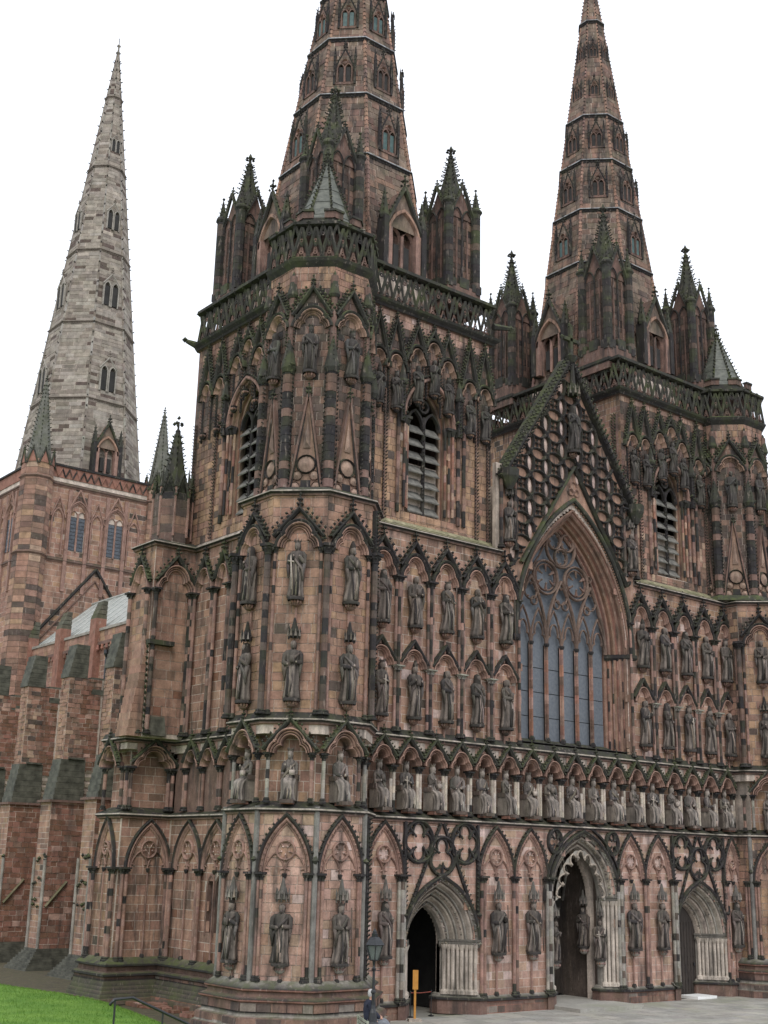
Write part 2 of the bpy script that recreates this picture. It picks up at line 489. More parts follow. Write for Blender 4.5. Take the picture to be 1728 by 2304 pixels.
def m_capital(r, pair, col, hh=.22):
    def f(mb):
        w = r * (2.4 if pair == 2 else 3.3 if pair == 3 else 1.3)
        xs = (-r * 1.15, r * 1.15) if pair == 2 else ((-r * 1.9, 0, r * 1.9) if pair == 3 else (0,))
        for x in xs:
            yy = -.05 - r - (r * .7 if (pair == 3 and x == 0) else 0)
            lathe(mb, x, yy, [(r * 1.25, 0), (r * 1.05, .03), (r * 1.25, .08), (r * 1.9, hh * .7)], col, 8)
            for a in range(5):
                q = a / 4 * math.pi
                blob(mb, (x + math.cos(q) * r * 1.6, yy - math.sin(q) * r * 1.5, hh * .5), r * .55, jit(col, .3), 1.2)
        box(mb, -w - r * .5, w + r * .5, -.04, .1 + r * 2.6 + (r * .8 if pair == 3 else 0), hh * .72, hh, jit(col, .2))
    return f
def column(parent, loc, rot, h, r=.065, pair=1, pd=.3, base=CARV, capcol=SOOT, cap=.22):
    me = comp(('column', round(h, 2), r, pair, pd, base, random.randint(0, 2)), m_column(h - cap, r, pair, pd, base))
    o = ent('column', me, parent, loc, rot)
    ent('capital', comp(('capital', r, pair, capcol, cap, random.randint(0, 2)), m_capital(r, pair, capcol, cap)), o, (0, 0, h - cap))
    return o
ROLL3 = [(0, -.10), (-.005, .03), (.018, .09), (.042, .06), (.052, .0), (.066, .07), (.096, .13), (.122, .06), (.13, .0), (.142, .11), (.172, .17), (.20, .16), (.212, 0)]
def rollcols(a, b): return [BROWN, a, PINK, a, SOOT, a, PINK, a, SOOT, a, PINK, a, BROWN]  # near-black grooves and pale crests: moulding shade put into the colour
def m_niche(w, h, gt, gw, col, gcol, depth=.10, fill=0, step=.17, fr=.16, cr=.055, gdrop=.0, hood=.0):
    """trefoil head on spring line t=0 with steep crocketed gable to gt"""
    def f(mb):
        P = trefoil(w, h)
        pr = [(-.02, -depth)] + ROLL3[1:]
        k = min(1.0, w / .45)
        pr = [(a * k, b) for a, b in pr]
        sweep(mb, P, pr, rollcols(col, col), flip=1)
        if fill:
            Q = np.array(P); Q = Q + offs(Q, False) * .05
            for (a, b), (c, e) in zip(Q[:-1], Q[1:]):
                if abs(c - a) < 1e-3: continue
                top = fill
                V = [(a, 0, b), (c, 0, e), (c, 0, top), (a, 0, top)]
                mb.add(V, [[[0, 1, 2, 3]]], PINK)
        if gt:
            gb = [(-gw, gdrop), (0, gt), (gw, gdrop)]
            sweep(mb, gb, [(-.075, .0), (-.07, .13), (-.01, .20), (.035, .19), (.045, .0)], gcol)
            if hood: sweep(mb, [(x * 1.0, y) for x, y in P], [(.20, .0), (.20, .17), (.26, .21), (.30, .15), (.30, 0)], gcol)
            sl = np.array([gw, 0, gt - gdrop]); L = np.linalg.norm(sl); sl = sl / L
            for sg in (-1, 1):
                n = np.array([sg * sl[2], 0, sl[0]])
                crockets(mb, (sg * gw * .96, -.13, gdrop + .05), (sg * gw * .1, -.13, gt - .12), n, step, cr * 1.25, gcol)
            if fr: finial(mb, 0, .12, gt, fr * 1.9, gcol)
            # leafy stop between neighbouring gables
            for _ in range(5):
                blob(mb, (gw + random.uniform(-.05, .05), -.11 + random.uniform(-.03, .03), gdrop + random.uniform(-.1, .08)), .06, gcol)
    return f
def niche(parent, loc, rot, w, h, gt, gw, col=CARV, gcol=SOOTM, name='niche_arch', **kw):
    me = comp((name, round(w, 2), round(h, 2), gt, round(gw, 2), col, gcol, tuple(sorted(kw.items()))), m_niche(w, h, gt, gw, col, gcol, **kw))
    return ent(name, me, parent, loc, rot)
def m_corbel(col, w=.17):
    def f(mb):
        lathe(mb, 0, -.14, [(w * .95, .26), (w * .95, .235), (w * .80, .22), (w * .95, .10), (w * .7, .03), (w * .35, 0), (.0, -.02)], col, 8)
        mb.add([(math.cos(a) * w, -.14 + math.sin(a) * w, .26) for a in np.arange(8) / 8 * 2 * np.pi], [[list(range(8))]], col)
        for a in range(7):
            q = a / 6 * math.pi; blob(mb, (math.cos(q) * w * .95, -.14 - math.sin(q) * w * .95, .13), .045, jit(CARV, .4), 1.3)
    return f
def m_canopy(col, h=.5):
    def f(mb):
        lathe(mb, 0, -.13, [(.13, .0), (.15, .12), (.10, .2), (.07, .3), (.03, h), (.0, h + .04)], col, 6)
        for a in range(5):
            q = a / 4 * math.pi; x, y = math.cos(q) * .15, -.13 - math.sin(q) * .15
            tube(mb, [(x, y, -.05), (x, y, .16)], .018, col, 4); tube(mb, [(x, y, .14), (x, y, .30)], [.035, .002], col, 4)
            if a < 4:
                q2 = q + math.pi / 8; x, y = math.cos(q2) * .16, -.13 - math.sin(q2) * .16
                tube(mb, [(x, y, .02), (x, y, .22)], [.04, .005], jit(GRB, .2), 4)
    return f
def m_band(w, t0, col):
    def f(mb): box(mb, -w, w, 0, .08, 0, t0, col)
    return f

# statues -------------------------------------------------------------
def figure(seed, seated=False, head='crown', prop=None, dark=False):
    R = random.Random(seed)
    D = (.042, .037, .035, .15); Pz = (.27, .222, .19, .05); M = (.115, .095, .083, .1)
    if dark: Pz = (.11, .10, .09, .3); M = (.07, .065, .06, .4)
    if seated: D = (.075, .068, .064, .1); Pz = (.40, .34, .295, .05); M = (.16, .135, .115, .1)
    def f(mb):
        if seated:
            rings = [(0, .20, .11, 0, -.22), (.06, .17, .10, 0, -.22), (.20, .155, .10, 0, -.23), (.32, .17, .12, 0, -.21), (.38, .175, .15, 0, -.16), (.43, .17, .16, 0, -.09), (.46, .145, .12, 0, -.02),
                     (.54, .115, .095, 0, 0), (.66, .135, .10, 0, 0), (.74, .155, .095, 0, 0), (.79, .12, .08, 0, 0)]
        else:
            rings = [(0, .19, .14, 0, 0), (.06, .18, .14, 0, 0), (.2, .155, .12, .01, -.01), (.38, .155, .12, .02, -.015), (.52, .155, .12, .015, -.01), (.62, .135, .10, 0, 0),
                     (.70, .145, .105, 0, 0), (.78, .165, .10, 0, 0), (.82, .15, .085, 0, 0)]
        hz = .82 if seated else .835; hs = 1.12 if seated else .96
        lean = R.uniform(-.02, .02); turn = R.uniform(-.5, .5)
        hr = [(0.0, .062, .055), (.02, .05, .05), (.04, .052, .055), (.06, .062, .068), (.09, .067, .075), (.125, .066, .075), (.15, .052, .06), (.165, .02, .025)]
        rings = rings + [(hz + a * hs, b * hs, c * hs, 0, -.01 - (.012 if a > .03 else 0)) for a, b, c in hr]
        n = 22; V = []; C = []
        k1, k2, ph1, ph2 = R.choice([6, 7, 8]), R.choice([11, 13]), R.uniform(0, 6), R.uniform(0, 6); diag = R.uniform(-5, 5)
        for i, (z, rx, ry, ox, oy) in enumerate(rings):
            low = 1.0 if z < .6 else (.5 if z < .8 else 0)
            for k in range(n):
                a = k / n * 2 * math.pi
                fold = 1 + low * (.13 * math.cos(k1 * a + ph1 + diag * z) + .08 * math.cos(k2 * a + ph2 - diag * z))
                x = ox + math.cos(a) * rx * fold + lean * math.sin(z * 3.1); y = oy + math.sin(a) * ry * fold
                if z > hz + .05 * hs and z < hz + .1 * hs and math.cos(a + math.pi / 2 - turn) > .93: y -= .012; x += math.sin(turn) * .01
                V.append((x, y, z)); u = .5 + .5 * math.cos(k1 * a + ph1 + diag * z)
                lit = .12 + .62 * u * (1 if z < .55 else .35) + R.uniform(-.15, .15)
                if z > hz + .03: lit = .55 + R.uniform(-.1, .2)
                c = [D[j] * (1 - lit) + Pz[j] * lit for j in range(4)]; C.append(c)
        q = [[i * n + k, i * n + (k + 1) % n, (i + 1) * n + (k + 1) % n, (i + 1) * n + k] for i in range(len(rings) - 1) for k in range(n)]
        mb.add(V, [q, [list(range(n))[::-1]], [[(len(rings) - 1) * n + k for k in range(n)]]], np.array(C))
        sh = .76 if seated else .79
        for sg in (-1, 1):
            up = R.random() < .35; out_ = R.uniform(.17, .21)
            el = (sg * out_, -.04, sh - .19); ha = (sg * R.uniform(.02, .12), -.15 - R.uniform(0, .03), sh - (.08 if up else .20) + R.uniform(-.03, .03))
            tube(mb, [(sg * .12, 0, sh), (sg * (out_ - .01), -.01, sh - .05), el, ha], [.05, .055, .055, .034], jit(D if R.random() < .6 else M, .2), 7)
            blob(mb, ha, .03, jit(Pz, .2))
            # hanging sleeve
            tube(mb, [el, (el[0] * .95, -.07, el[2] - .12), (el[0] * .9, -.06, el[2] - .26)], [.05, .04, .012], jit(M, .3), 5)
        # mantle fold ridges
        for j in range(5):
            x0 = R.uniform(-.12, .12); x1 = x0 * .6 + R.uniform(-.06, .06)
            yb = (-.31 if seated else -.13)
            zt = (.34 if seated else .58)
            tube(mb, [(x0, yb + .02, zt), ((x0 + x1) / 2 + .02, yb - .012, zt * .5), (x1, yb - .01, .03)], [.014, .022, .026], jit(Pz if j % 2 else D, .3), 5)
        for sg in ((1,) if R.random() < .5 else (-1,)):
            tube(mb, [(sg * .14, -.06, sh - .02), (0, -.125, sh - .14), (-sg * .15, -.10, sh - .30), (-sg * .17, -.06, sh - .5)], [.02, .03, .032, .02], jit(M, .3), 5)
        top = hz + .165 * hs
        if head == 'crown':
            lathe(mb, 0, -.02, [(.062 * hs, top - .05), (.075 * hs, top + .02)], jit(M, .2), 10)
            for k in range(6):
                a = k / 6 * 6.283; tube(mb, [(math.cos(a) * .072, -.02 + math.sin(a) * .072, top + .005), (math.cos(a) * .08, -.02 + math.sin(a) * .08, top + .055)], [.016, .006], jit(M, .2), 4)
        elif head == 'mitre': lathe(mb, 0, -.02, [(.06, top - .04), (.066, top + .02), (.03, top + .10), (.0, top + .12)], jit(D, .3), 8)
        elif head == 'hood': lathe(mb, 0, .0, [(.10, top - .17), (.085, top - .06), (.07, top + .005), (.0, top + .03)], jit(D, .3), 9)
        if head != 'hood':   # beard and hair
            blob(mb, (math.sin(turn) * .03, -.085, hz + .035), .036, jit(M, .2), 1.4)
            lathe(mb, 0, .012, [(.058, hz + .01), (.07, hz + .07), (.06, top - .02)], jit(D, .3), 8)
        if prop == 'staff': tube(mb, [(.2, -.15, .02), (.17, -.15, .95)], .014, UMB, 5)
        elif prop == 'sword': tube(mb, [(-.05, -.19, .12), (-.09, -.19, .72)], [.01, .018], BUFF, 4); tube(mb, [(-.16, -.19, .63), (-.01, -.19, .61)], .014, BUFF, 4)
        elif prop == 'book': box(mb, -.055, .055, .15, .19, .6, .72, M)
        elif prop == 'model': box(mb, .02, .16, .16, .24, .5, .6, Pz); tube(mb, [(.05, -.2, .6), (.05, -.2, .7)], [.03, .002], Pz, 4); tube(mb, [(.13, -.2, .6), (.13, -.2, .68)], [.03, .002], Pz, 4)
        if seated: # the throne it sits on
            pass
        else: lathe(mb, 0, 0, [(.19, -.05), (.20, 0), (.0, .005)], D, 8)
    return f
STAND = [('crown', 'sword'), ('hood', None), (None, 'staff'), ('mitre', 'book'), (None, 'book'), ('hood', 'staff'), (None, None), ('crown', 'staff')]
SEAT = [('crown', 'sword'), ('crown', 'model'), ('crown', None), ('crown', 'book'), ('crown', 'staff')]
def statue(label, loc, rot, h, seed, seated=False, name='statue', group=None, turn=0):
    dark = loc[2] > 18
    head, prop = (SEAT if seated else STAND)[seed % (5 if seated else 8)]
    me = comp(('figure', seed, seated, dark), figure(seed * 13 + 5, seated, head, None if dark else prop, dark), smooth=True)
    n = Vector((math.sin(rot), -math.cos(rot), 0))
    wide = .80 if seated else (.86 if loc[2] < 4 else .78)
    o = ent(name, me, None, loc, rot + turn, label=label, cat='statue', group=group, scale=(h * wide, h * .86, h))
    if seated: ent('throne', comp('throne', lambda m: (box(m, -.19, .19, -.14, .15, 0, .42, GRB), box(m, -.22, -.15, -.14, .12, .42, .52, UMB), box(m, .15, .22, -.14, .12, .42, .52, UMB), box(m, -.17, .17, .12, .36, -.05, .02, UMB)) and None), o)
    return o
def WP(cx, cy, rot, s=0, n=0, z=0):
    """world point from a wall-local one"""
    return (cx + s * math.cos(rot) + n * math.sin(rot), cy + s * math.sin(rot) - n * math.cos(rot), z)
ORD = ['first', 'second', 'third', 'fourth', 'fifth', 'sixth', 'seventh', 'eighth', 'ninth', 'tenth', 'eleventh', 'twelfth', 'thirteenth', 'fourteenth', 'fifteenth', 'sixteenth', 'seventeenth']
exec_parts = True

# ================================================================== WEST SCREEN
OCT = 1 / math.cos(math.pi / 8)
P8 = math.pi / 8
TN, TS = (-12.0, .25), (11.78, .25)
TNU, TSU = (-11.68, .62), (11.15, .75)       # stair turret centres
def octv(c, ap, a):   # vertex at angle a (deg multiples of 45, offset 22.5)
    r = ap * OCT; return (c[0] + r * math.cos(math.radians(a)), c[1] + r * math.sin(math.radians(a)))
def front_path(out=0.0):
    """plan line of the whole west front from the far north buttress round to the south turret"""
    L = [(-13.95, 9.9), (-13.95, 8.2), (-12.0, 8.2), (-12.0, 2.35)] if not out else [(-13.7, 9.2), (-13.7, 7.6), (-12.0, 7.6), (-12.0, 2.35)]
    L += [octv(TN, 2.1, a) for a in (112.5, 157.5, 202.5, 247.5, 292.5, 337.5)] + [(-9.9, 0)]
    L += [(9.68, 0)]
    L += [octv(TS, 2.1, a) for a in (202.5, 247.5, 292.5, 337.5, 22.5)]
    return L
FP = front_path(); FP2 = front_path(1)
def plan_part(name, path, prof, col, parent=CATH, closed=False, flip=-1, mats=(STONE,)):
    mb = MB(); sweep(mb, path, prof, col, closed, True, flip); return ent(name, mb.mesh(name, mats), parent)
def string_prof(z, o, up=.14, back=0.0): return [(-.05, z - .15), (o * .35, z - .13), (o * .5, z - .06), (o * .9, z - .035), (o * .9, z - .005), (o * .86, z + .012), (o * .7, z + .03), (-back, z + up)]
SC5 = [SOOT, CARV, SOOT, SOOT, BUFF[:3] + (.5,), BUFF[:3] + (.5,), SOOT, SOOT]
plan_part('string_course', FP, string_prof(6.12, .17, .26, .42), SC5)
plan_part('string_course', FP, string_prof(8.72, .17, .22, 0), SC5)
_k = FP.index((-9.9, 0)); plan_part('string_course', FP2[:_k + 1] + [(-3.7, 0)], string_prof(15.78, .20, .30, .5), SC5); plan_part('string_course', [(3.7, 0)] + FP[_k + 1:], string_prof(15.78, .20, .30, .5), SC5)
for _a, _b in ((-9.85, -3.75), (3.75, 9.6)): plan_part('ledge', [(_a, 0), (_b, 0)], [(.17, 15.815), (-.48, 16.095), (-.48, 16.2), (-.3, 16.03)], (.33, .30, .19, .5))

# core walls of the front, with door and window openings
DOORS = [(-6.42, 1.58, 0, 2.15, 2.12), (.42, 1.78, 0, 3.55, 2.3), (7.05, 1.58, 0, 2.15, 2.12)]
INNER = [(-6.42, .78, 0, 2.15, 1.2), (.42, 1.32, 0, 3.55, 1.85), (7.05, .78, 0, 2.15, 1.2)]
WIN = [(.2, 3.0, 8.76, 12.8, 5.35)]
mb = MB()
core_holes(mb, 0, -10.2, 10.2, .02, .16, 0, 6.2, DOORS)
core_holes(mb, 0, -10.2, 10.2, .90, 1.1, 0, 6.2, INNER)
core(-10.2, 10.2, .45, .9, 6.1, 8.4, MORT, mb)
core(-10.2, 10.2, .16, .9, 5.98, 6.1, MORT, mb)
core(-10.2, 10.2, .02, .9, 8.3, 8.75, MORT, mb)
core_holes(mb, 0, -10.2, 10.2, .02, .2, 8.75, 15.8, WIN)
core_holes(mb, 0, -3.9, 3.9, .02, .2, 15.8, 19.2, [(.2, 3.0, 0, 12.8, 5.35)])
core_holes(mb, 0, -10.2, 10.2, .95, 1.3, 8.75, 18.6, [(.2, 2.5, 9.1, 12.8, 4.6)])
# tower cores
for sx in (-1, 1):
    a, b = sorted((sx * 3.8, sx * 11.9))
    core(a, b, 1.3, 8.5, 6.2, 8.4, DARKIN and BROWN, mb)
    core_holes(mb, 0, a, b, .52, .95, 15.8, 24.3, [(sx * 6.85, 1.1, 16.55, 20.1, 1.7)])
    core(a, b, 8.2, 8.6, 0, 25.0, BROWN, mb)
    core(a, b, .55, 8.5, 24.2, 24.5, BROWN, mb)
    core(a, b, 1.0, 8.5, 15.5, 15.8, BROWN, mb)
    if sx > 0:
        core(a, a + .4, .95, 8.2, 9, 24.3, MORT, mb); core(b - .4, b, .95, 8.2, 0, 24.3, MORT, mb)
    else: core(b - .4, b, .95, 8.2, 0, 24.3, BROWN, mb)
# north wall of the left tower
LANCET = [(4.69, .22, 2.25, 3.75, .36), (5.21, .22, 2.25, 3.75, .36)]
core_holes(mb, 1, 1.5, 8.3, -11.98, -11.6, 0, 6.2, LANCET)
core(-11.6, -11.3, 1.5, 8.3, 6.1, 8.4, MORT, mb)
core(-11.98, -11.3, 1.5, 8.3, 8.3, 15.8, MORT, mb)
core_holes(mb, 1, .6, 8.5, -11.88, -11.5, 15.8, 24.3, [(4.75, 1.1, 16.55, 20.1, 1.7)])
core(-13.9, -11.9, 8.25, 9.9, 0, 6.2, MORT, mb); core(-13.5, -11.9, 8.65, 9.9, 6.2, 8.35, MORT, mb); core(-13.9, -11.9, 8.25, 9.9, 8.35, 8.75, MORT, mb); core(-13.68, -11.9, 7.63, 9.2, 8.75, 15.8, MORT, mb)
# turret cores
for c in (TN, TS):
    for ap, z0, z1 in ((2.08, 0, 6.2), (1.7, 6.1, 8.4), (2.08, 8.3, 15.8), (1.66, 15.8, 24.2)):
        cc = c if z1 < 20 else (TNU if c[0] < 0 else TSU)
        r = ap * OCT; lathe(mb, cc[0], cc[1], [(0, z0), (r, z0), (r, z1), (0, z1)], MORT, 8, P8)
ent('wall', mb.mesh('wall'), CATH)
# lobby walls, interior gloom put into a near-black colour, behind the open door and porch
mb = MB()
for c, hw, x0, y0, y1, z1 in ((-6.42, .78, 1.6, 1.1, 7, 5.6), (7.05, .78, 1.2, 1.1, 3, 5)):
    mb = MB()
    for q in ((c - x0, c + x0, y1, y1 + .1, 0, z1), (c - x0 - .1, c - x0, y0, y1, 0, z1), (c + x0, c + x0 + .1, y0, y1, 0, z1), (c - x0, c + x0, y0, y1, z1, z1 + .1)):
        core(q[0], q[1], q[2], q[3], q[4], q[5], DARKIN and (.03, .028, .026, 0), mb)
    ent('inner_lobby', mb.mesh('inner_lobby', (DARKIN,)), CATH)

# ashlar of the front
WALL0 = lambda s, t: 'clean'
ashlar((0, 0.02, 0), 0, -9.95, 9.95, .5, 6.05, 'clean', .27, .42, inhole(DOORS, .02))
ashlar((0, .45, 0), 0, -9.95, 9.95, 6.35, 8.3, 'mid', .3, .5)
ashlar((0, 0.02, 0), 0, -9.95, 9.95, 8.55, 15.7, lambda s, t: 'clean' if t < 9 else ('mid' if random.random() < .7 else 'clean'), .29, .42, inhole(WIN, .02))

# ---------------------------------------------------------------- lower arcade
def m_tracery(w, h, dark, plain=False):
    """blind two-light tracery under a pointed arch, spring at t=0"""
    def f(mb):
        P = parch(w, h)
        a, b = (CARV, SOOT) if not dark else (CARV, SOOT)
        k = min(1, w / .7)
        sweep(mb, P, [(-.02, 0), (0, .03), (.03, .05), (.05, .02), (.06, .05), (.10, .09), (.14, .07), (.15, .04), (.18, .11), (.22, .13), (.25, .10), (.255, 0)],
              [PINK, CARV, CARV, BROWN, CARV, CARV, CARV, BROWN, SOOT, SOOT, SOOT, SOOT])
        if not plain:   # carved foliage order and crocketed hood
            for i in range(len(P) - 1):
                (x0, z0), (x1, z1) = P[i], P[i + 1]
                L = math.hypot(x1 - x0, z1 - z0); nx, nz = -(z1 - z0) / L, (x1 - x0) / L
                for j in range(max(1, int(L / .09))):
                    q = (j + .5) / max(1, int(L / .09)); x, z = x0 + (x1 - x0) * q, z0 + (z1 - z0) * q
                    blob(mb, (x + nx * .10, -.10, z + nz * .10), .035, jit(CARV, .4))
                    if j % 2 == 0 and z > h * .3: blob(mb, (x + nx * .28, -.09, z + nz * .28), .05, jit(SOOT, .2))
        r = w * .44; cz = h * .48
        rim = [(-.035, 0), (-.03, .06), (0, .085), (.03, .06), (.035, 0)]
        sweep(mb, circle(0, cz, r, 18), rim, CARV, True)
        for i in range(5):
            an = math.pi / 2 + i * 2 * math.pi / 5 + math.pi / 5; ca, sa = math.cos(an), math.sin(an)
            tube(mb, [(ca * r, -.03, cz + sa * r), (ca * r * .5, -.04, cz + sa * r * .5)], [.03, .02], CARV, 4); blob(mb, (ca * r * .45, -.05, cz + sa * r * .45), .03, PALEP)
        for sg in (-1, 1):
            sub = [(x * 1 + sg * w * .5, y) for x, y in parch(w * .5, h * .42, 6)]
            sweep(mb, sub, [(-.03, 0), (-.02, .04), (0, .06), (.02, .04), (.03, 0)], CARV)
            for q in (-1, 1):
                x = sg * w * .5 + q * w * .26; tube(mb, [(sg * w * .5 + q * w * .46, -.02, .16), (x, -.04, .12)], [.035, .015], CARV, 4)
        lathe(mb, 0, -.06, [(.035, -.12), (.075, -.02), (.08, .02), (.03, .03)], SOOT, 6)
    return f
def arcade_bay(parent, cx, cy, rot, s, w, spring=4.3, apex=5.93, st=None, plain=False, canopy=True, foot=.55, corb=1.62):
    h = apex - spring - .25
    ent('blind_arch', comp(('blind_arch', round(w, 2), round(h, 2), plain), m_tracery(w, h, False, plain)), parent, WP(cx, cy, rot, s, 0, spring), rot)
    mb = MB()
    zt = corb if st else spring
    tube(mb, [(0, -.05, foot), (0, -.05, zt)], .035, CARV, 6); lathe(mb, 0, -.05, [(.09, foot), (.08, foot + .08), (.05, foot + .12)], SOOT, 6)
    ent('shaft', mb.mesh('shaft'), parent, WP(cx, cy, rot, s, 0, 0), rot)
    if st:
        ent('corbel', comp(('corbel', 1), m_corbel(GREYB)), parent, WP(cx, cy, rot, s, 0, corb), rot)
        if canopy: ent('canopy', comp(('canopy', 1), m_canopy((.12, .11, .10, .2))), parent, WP(cx, cy, rot, s, 0, 3.60), rot, scale=(1.2, 1.2, 1.15))
        statue(st[0], WP(cx, cy, rot, s, .15, corb + .28), rot, 1.60, st[1], turn=random.uniform(-.25, .25), group='standing statues of the lower tier')
bays = [(-8.88, .60, 'hooded stone saint with folded arms, on the flat wall just left of the left door', 1),
        (-3.95, .62, 'stone saint first to the right of the left doorway', 2), (-2.30, .62, 'stone saint carrying a long staff, nearest the left side of the main portal', 7),
        (3.0, .58, 'stone saint nearest the right side of the main portal', 6), (4.6, .60, 'stone saint holding a book nearest the left side of the right doorway', 4),
        (9.22, .42, 'stone saint between the right doorway and the far turret', 1)]
for s, w, lab, sd in bays: arcade_bay(CATH, 0, 0, 0, s, w, st=(lab, sd))
for s, pr, col in ((-9.62, 1, CARV), (-8.17, 3, GREYB), (-4.62, 2, CARV), (-3.12, 2, CARV), (-1.46, 3, GREYB), (2.30, 3, GREYB), (3.78, 2, CARV), (5.42, 3, GREYB), (8.70, 2, CARV), (9.80, 1, CARV)):
    column(CATH, (s, 0, .5), 0, 3.85, .06, pr, .12, col)
# foiled circles above the doors
def m_foils(r, n, ph, ry=1.0):
    def f(mb):
        P = [(x, y * ry) for x, y in circle(0, 0, r, 24)]
        sweep(mb, P, [(-.06, 0), (-.05, .07), (0, .13), (.05, .10), (.06, 0)], SOOT, True)
        for i in range(n):
            a = ph + i * 2 * math.pi / n; lx, lz = math.cos(a) * r * .5, math.sin(a) * r * .5 * ry
            sweep(mb, [(lx + math.cos(q) * r * .40, lz + math.sin(q) * r * .42 * ry) for q in np.linspace(a - 2.1, a + 2.1, 10)[::-1]], [(-.035, 0), (-.025, .07), (.03, .07), (.035, 0)], SOOT)
            b = a + math.pi / n; tube(mb, [(math.cos(b) * r * .95, -.04, math.sin(b) * r * .95 * ry), (math.cos(b) * r * .42, -.08, math.sin(b) * r * .42 * ry)], [.06, .035], SOOT, 5)
            blob(mb, (math.cos(b) * r * .38, -.09, math.sin(b) * r * .38 * ry), .065, SOOT)
    return f
for c in (-6.42, 7.05):
    for s, z, r, n, ph in ((-1.02, 5.38, .60, 4, math.pi / 2), (1.02, 5.38, .60, 4, math.pi / 2), (0, 4.95, .56, 3, math.pi / 2)):
        ent('foiled_circle', comp(('foil', r, n), m_foils(r, n, ph, 1.08)), CATH, (c + s, 0, z))
for s, z in ((-1.06, 5.58), (1.98, 5.58)): ent('foiled_circle', comp(('foil', .33, 4), m_foils(.33, 4, math.pi / 2, 1.25)), CATH, (s, 0, z))

# ---------------------------------------------------------------- portals
def m_portal(hw, h, W, dep, spring, base, nr, cusps=0):
    def f(mb):
        P = [(-hw, base - spring), (-hw, 0)] + parch(hw, h, 12)[1:-1] + [(hw, 0), (hw, base - spring)]
        pr = [(0, -dep - .15), (0, -dep)]; BUFF = (.37, .315, .262, .1); cl = [GREYB, GREYB]
        for i in range(nr):
            o = W * i / nr; n0 = -dep + dep * i / nr; st = W / nr; dn = dep / nr
            for a, b, c in ((.0, .10, BUFF), (.22, .42, BUFF), (.45, .62, BUFF), (.62, .25, BROWN), (.80, .62, GREYB), (.98, .98, GREYB)):
                pr.append((o + st * a, n0 + dn * b + (.05 if b in (.42, .62) else 0))); cl.append(jit(c, .1))
        pr += [(W + .02, .03), (W + .03, .13), (W + .10, .16), (W + .13, .12), (W + .14, 0)]; cl += [GREYB, SOOT, SOOT, SOOT, SOOT]
        Pa = P[1:-1]
        sweep(mb, Pa, pr, cl)
        for sg, leg in ((-1, P[:2]), (1, P[-2:])):
            sweep(mb, leg, [(o, n - .05) for o, n in pr[:-5]], [GREYB] * (len(pr) - 5))
        # carved foliage running round three of the orders
        N = offs(Pa, False)
        for o, n in ((W * .98, .05), (W * .55, -dep * .42 + .06), (W * .12, -dep * .88 + .06)):
            for i in range(len(Pa) - 1):
                a = np.array(Pa[i]) + N[i] * o; b = np.array(Pa[i + 1]) + N[i + 1] * o
                k = max(1, int(np.linalg.norm(b - a) / .085))
                for j in range(k):
                    q = a + (b - a) * (j + random.random()) / k
                    blob(mb, (q[0] + random.uniform(-.02, .02), -n, q[1]), .042, jit((.2, .18, .15, .1), .5))
        if cusps:
            Q = np.array(parch(hw, h, 24)); L = np.concatenate([[0], np.cumsum(np.linalg.norm(np.diff(Q, axis=0), axis=1))])
            T = np.linspace(0, L[-1], cusps + 1)
            X = np.interp(T, L, Q[:, 0]); Z = np.interp(T, L, Q[:, 1])
            for i in range(cusps):
                a = np.array([X[i], Z[i]]); b = np.array([X[i + 1], Z[i + 1]]); m = (a + b) / 2
                ctr = np.array([0, h * .35]); inn = (ctr - m) / np.linalg.norm(ctr - m)
                pa, pb = a + (ctr - a) / np.linalg.norm(ctr - a) * .26, b + (ctr - b) / np.linalg.norm(ctr - b) * .26
                arc = [pa + (pb - pa) * q + (m - (pa + pb) / 2) * math.sin(q * math.pi) ** .6 * .97 for q in np.linspace(0, 1, 7)]
                for u, v in zip(arc[:-1], arc[1:]): tube(mb, [(u[0], .12, u[1]), (v[0], .12, v[1])], .035, BUFF, 5)
                ln = [a + (b - a) * q for q in np.linspace(0, 1, 7)]
                V = [(x, .13, z) for x, z in arc] + [(x, .13, z) for x, z in ln]
                mb.add(V, [[[k, k + 1, k + 8, k + 7] for k in range(6)]], GREYB)
                if i: blob(mb, (pa[0], .08, pa[1]), .095, BUFF)
    return f
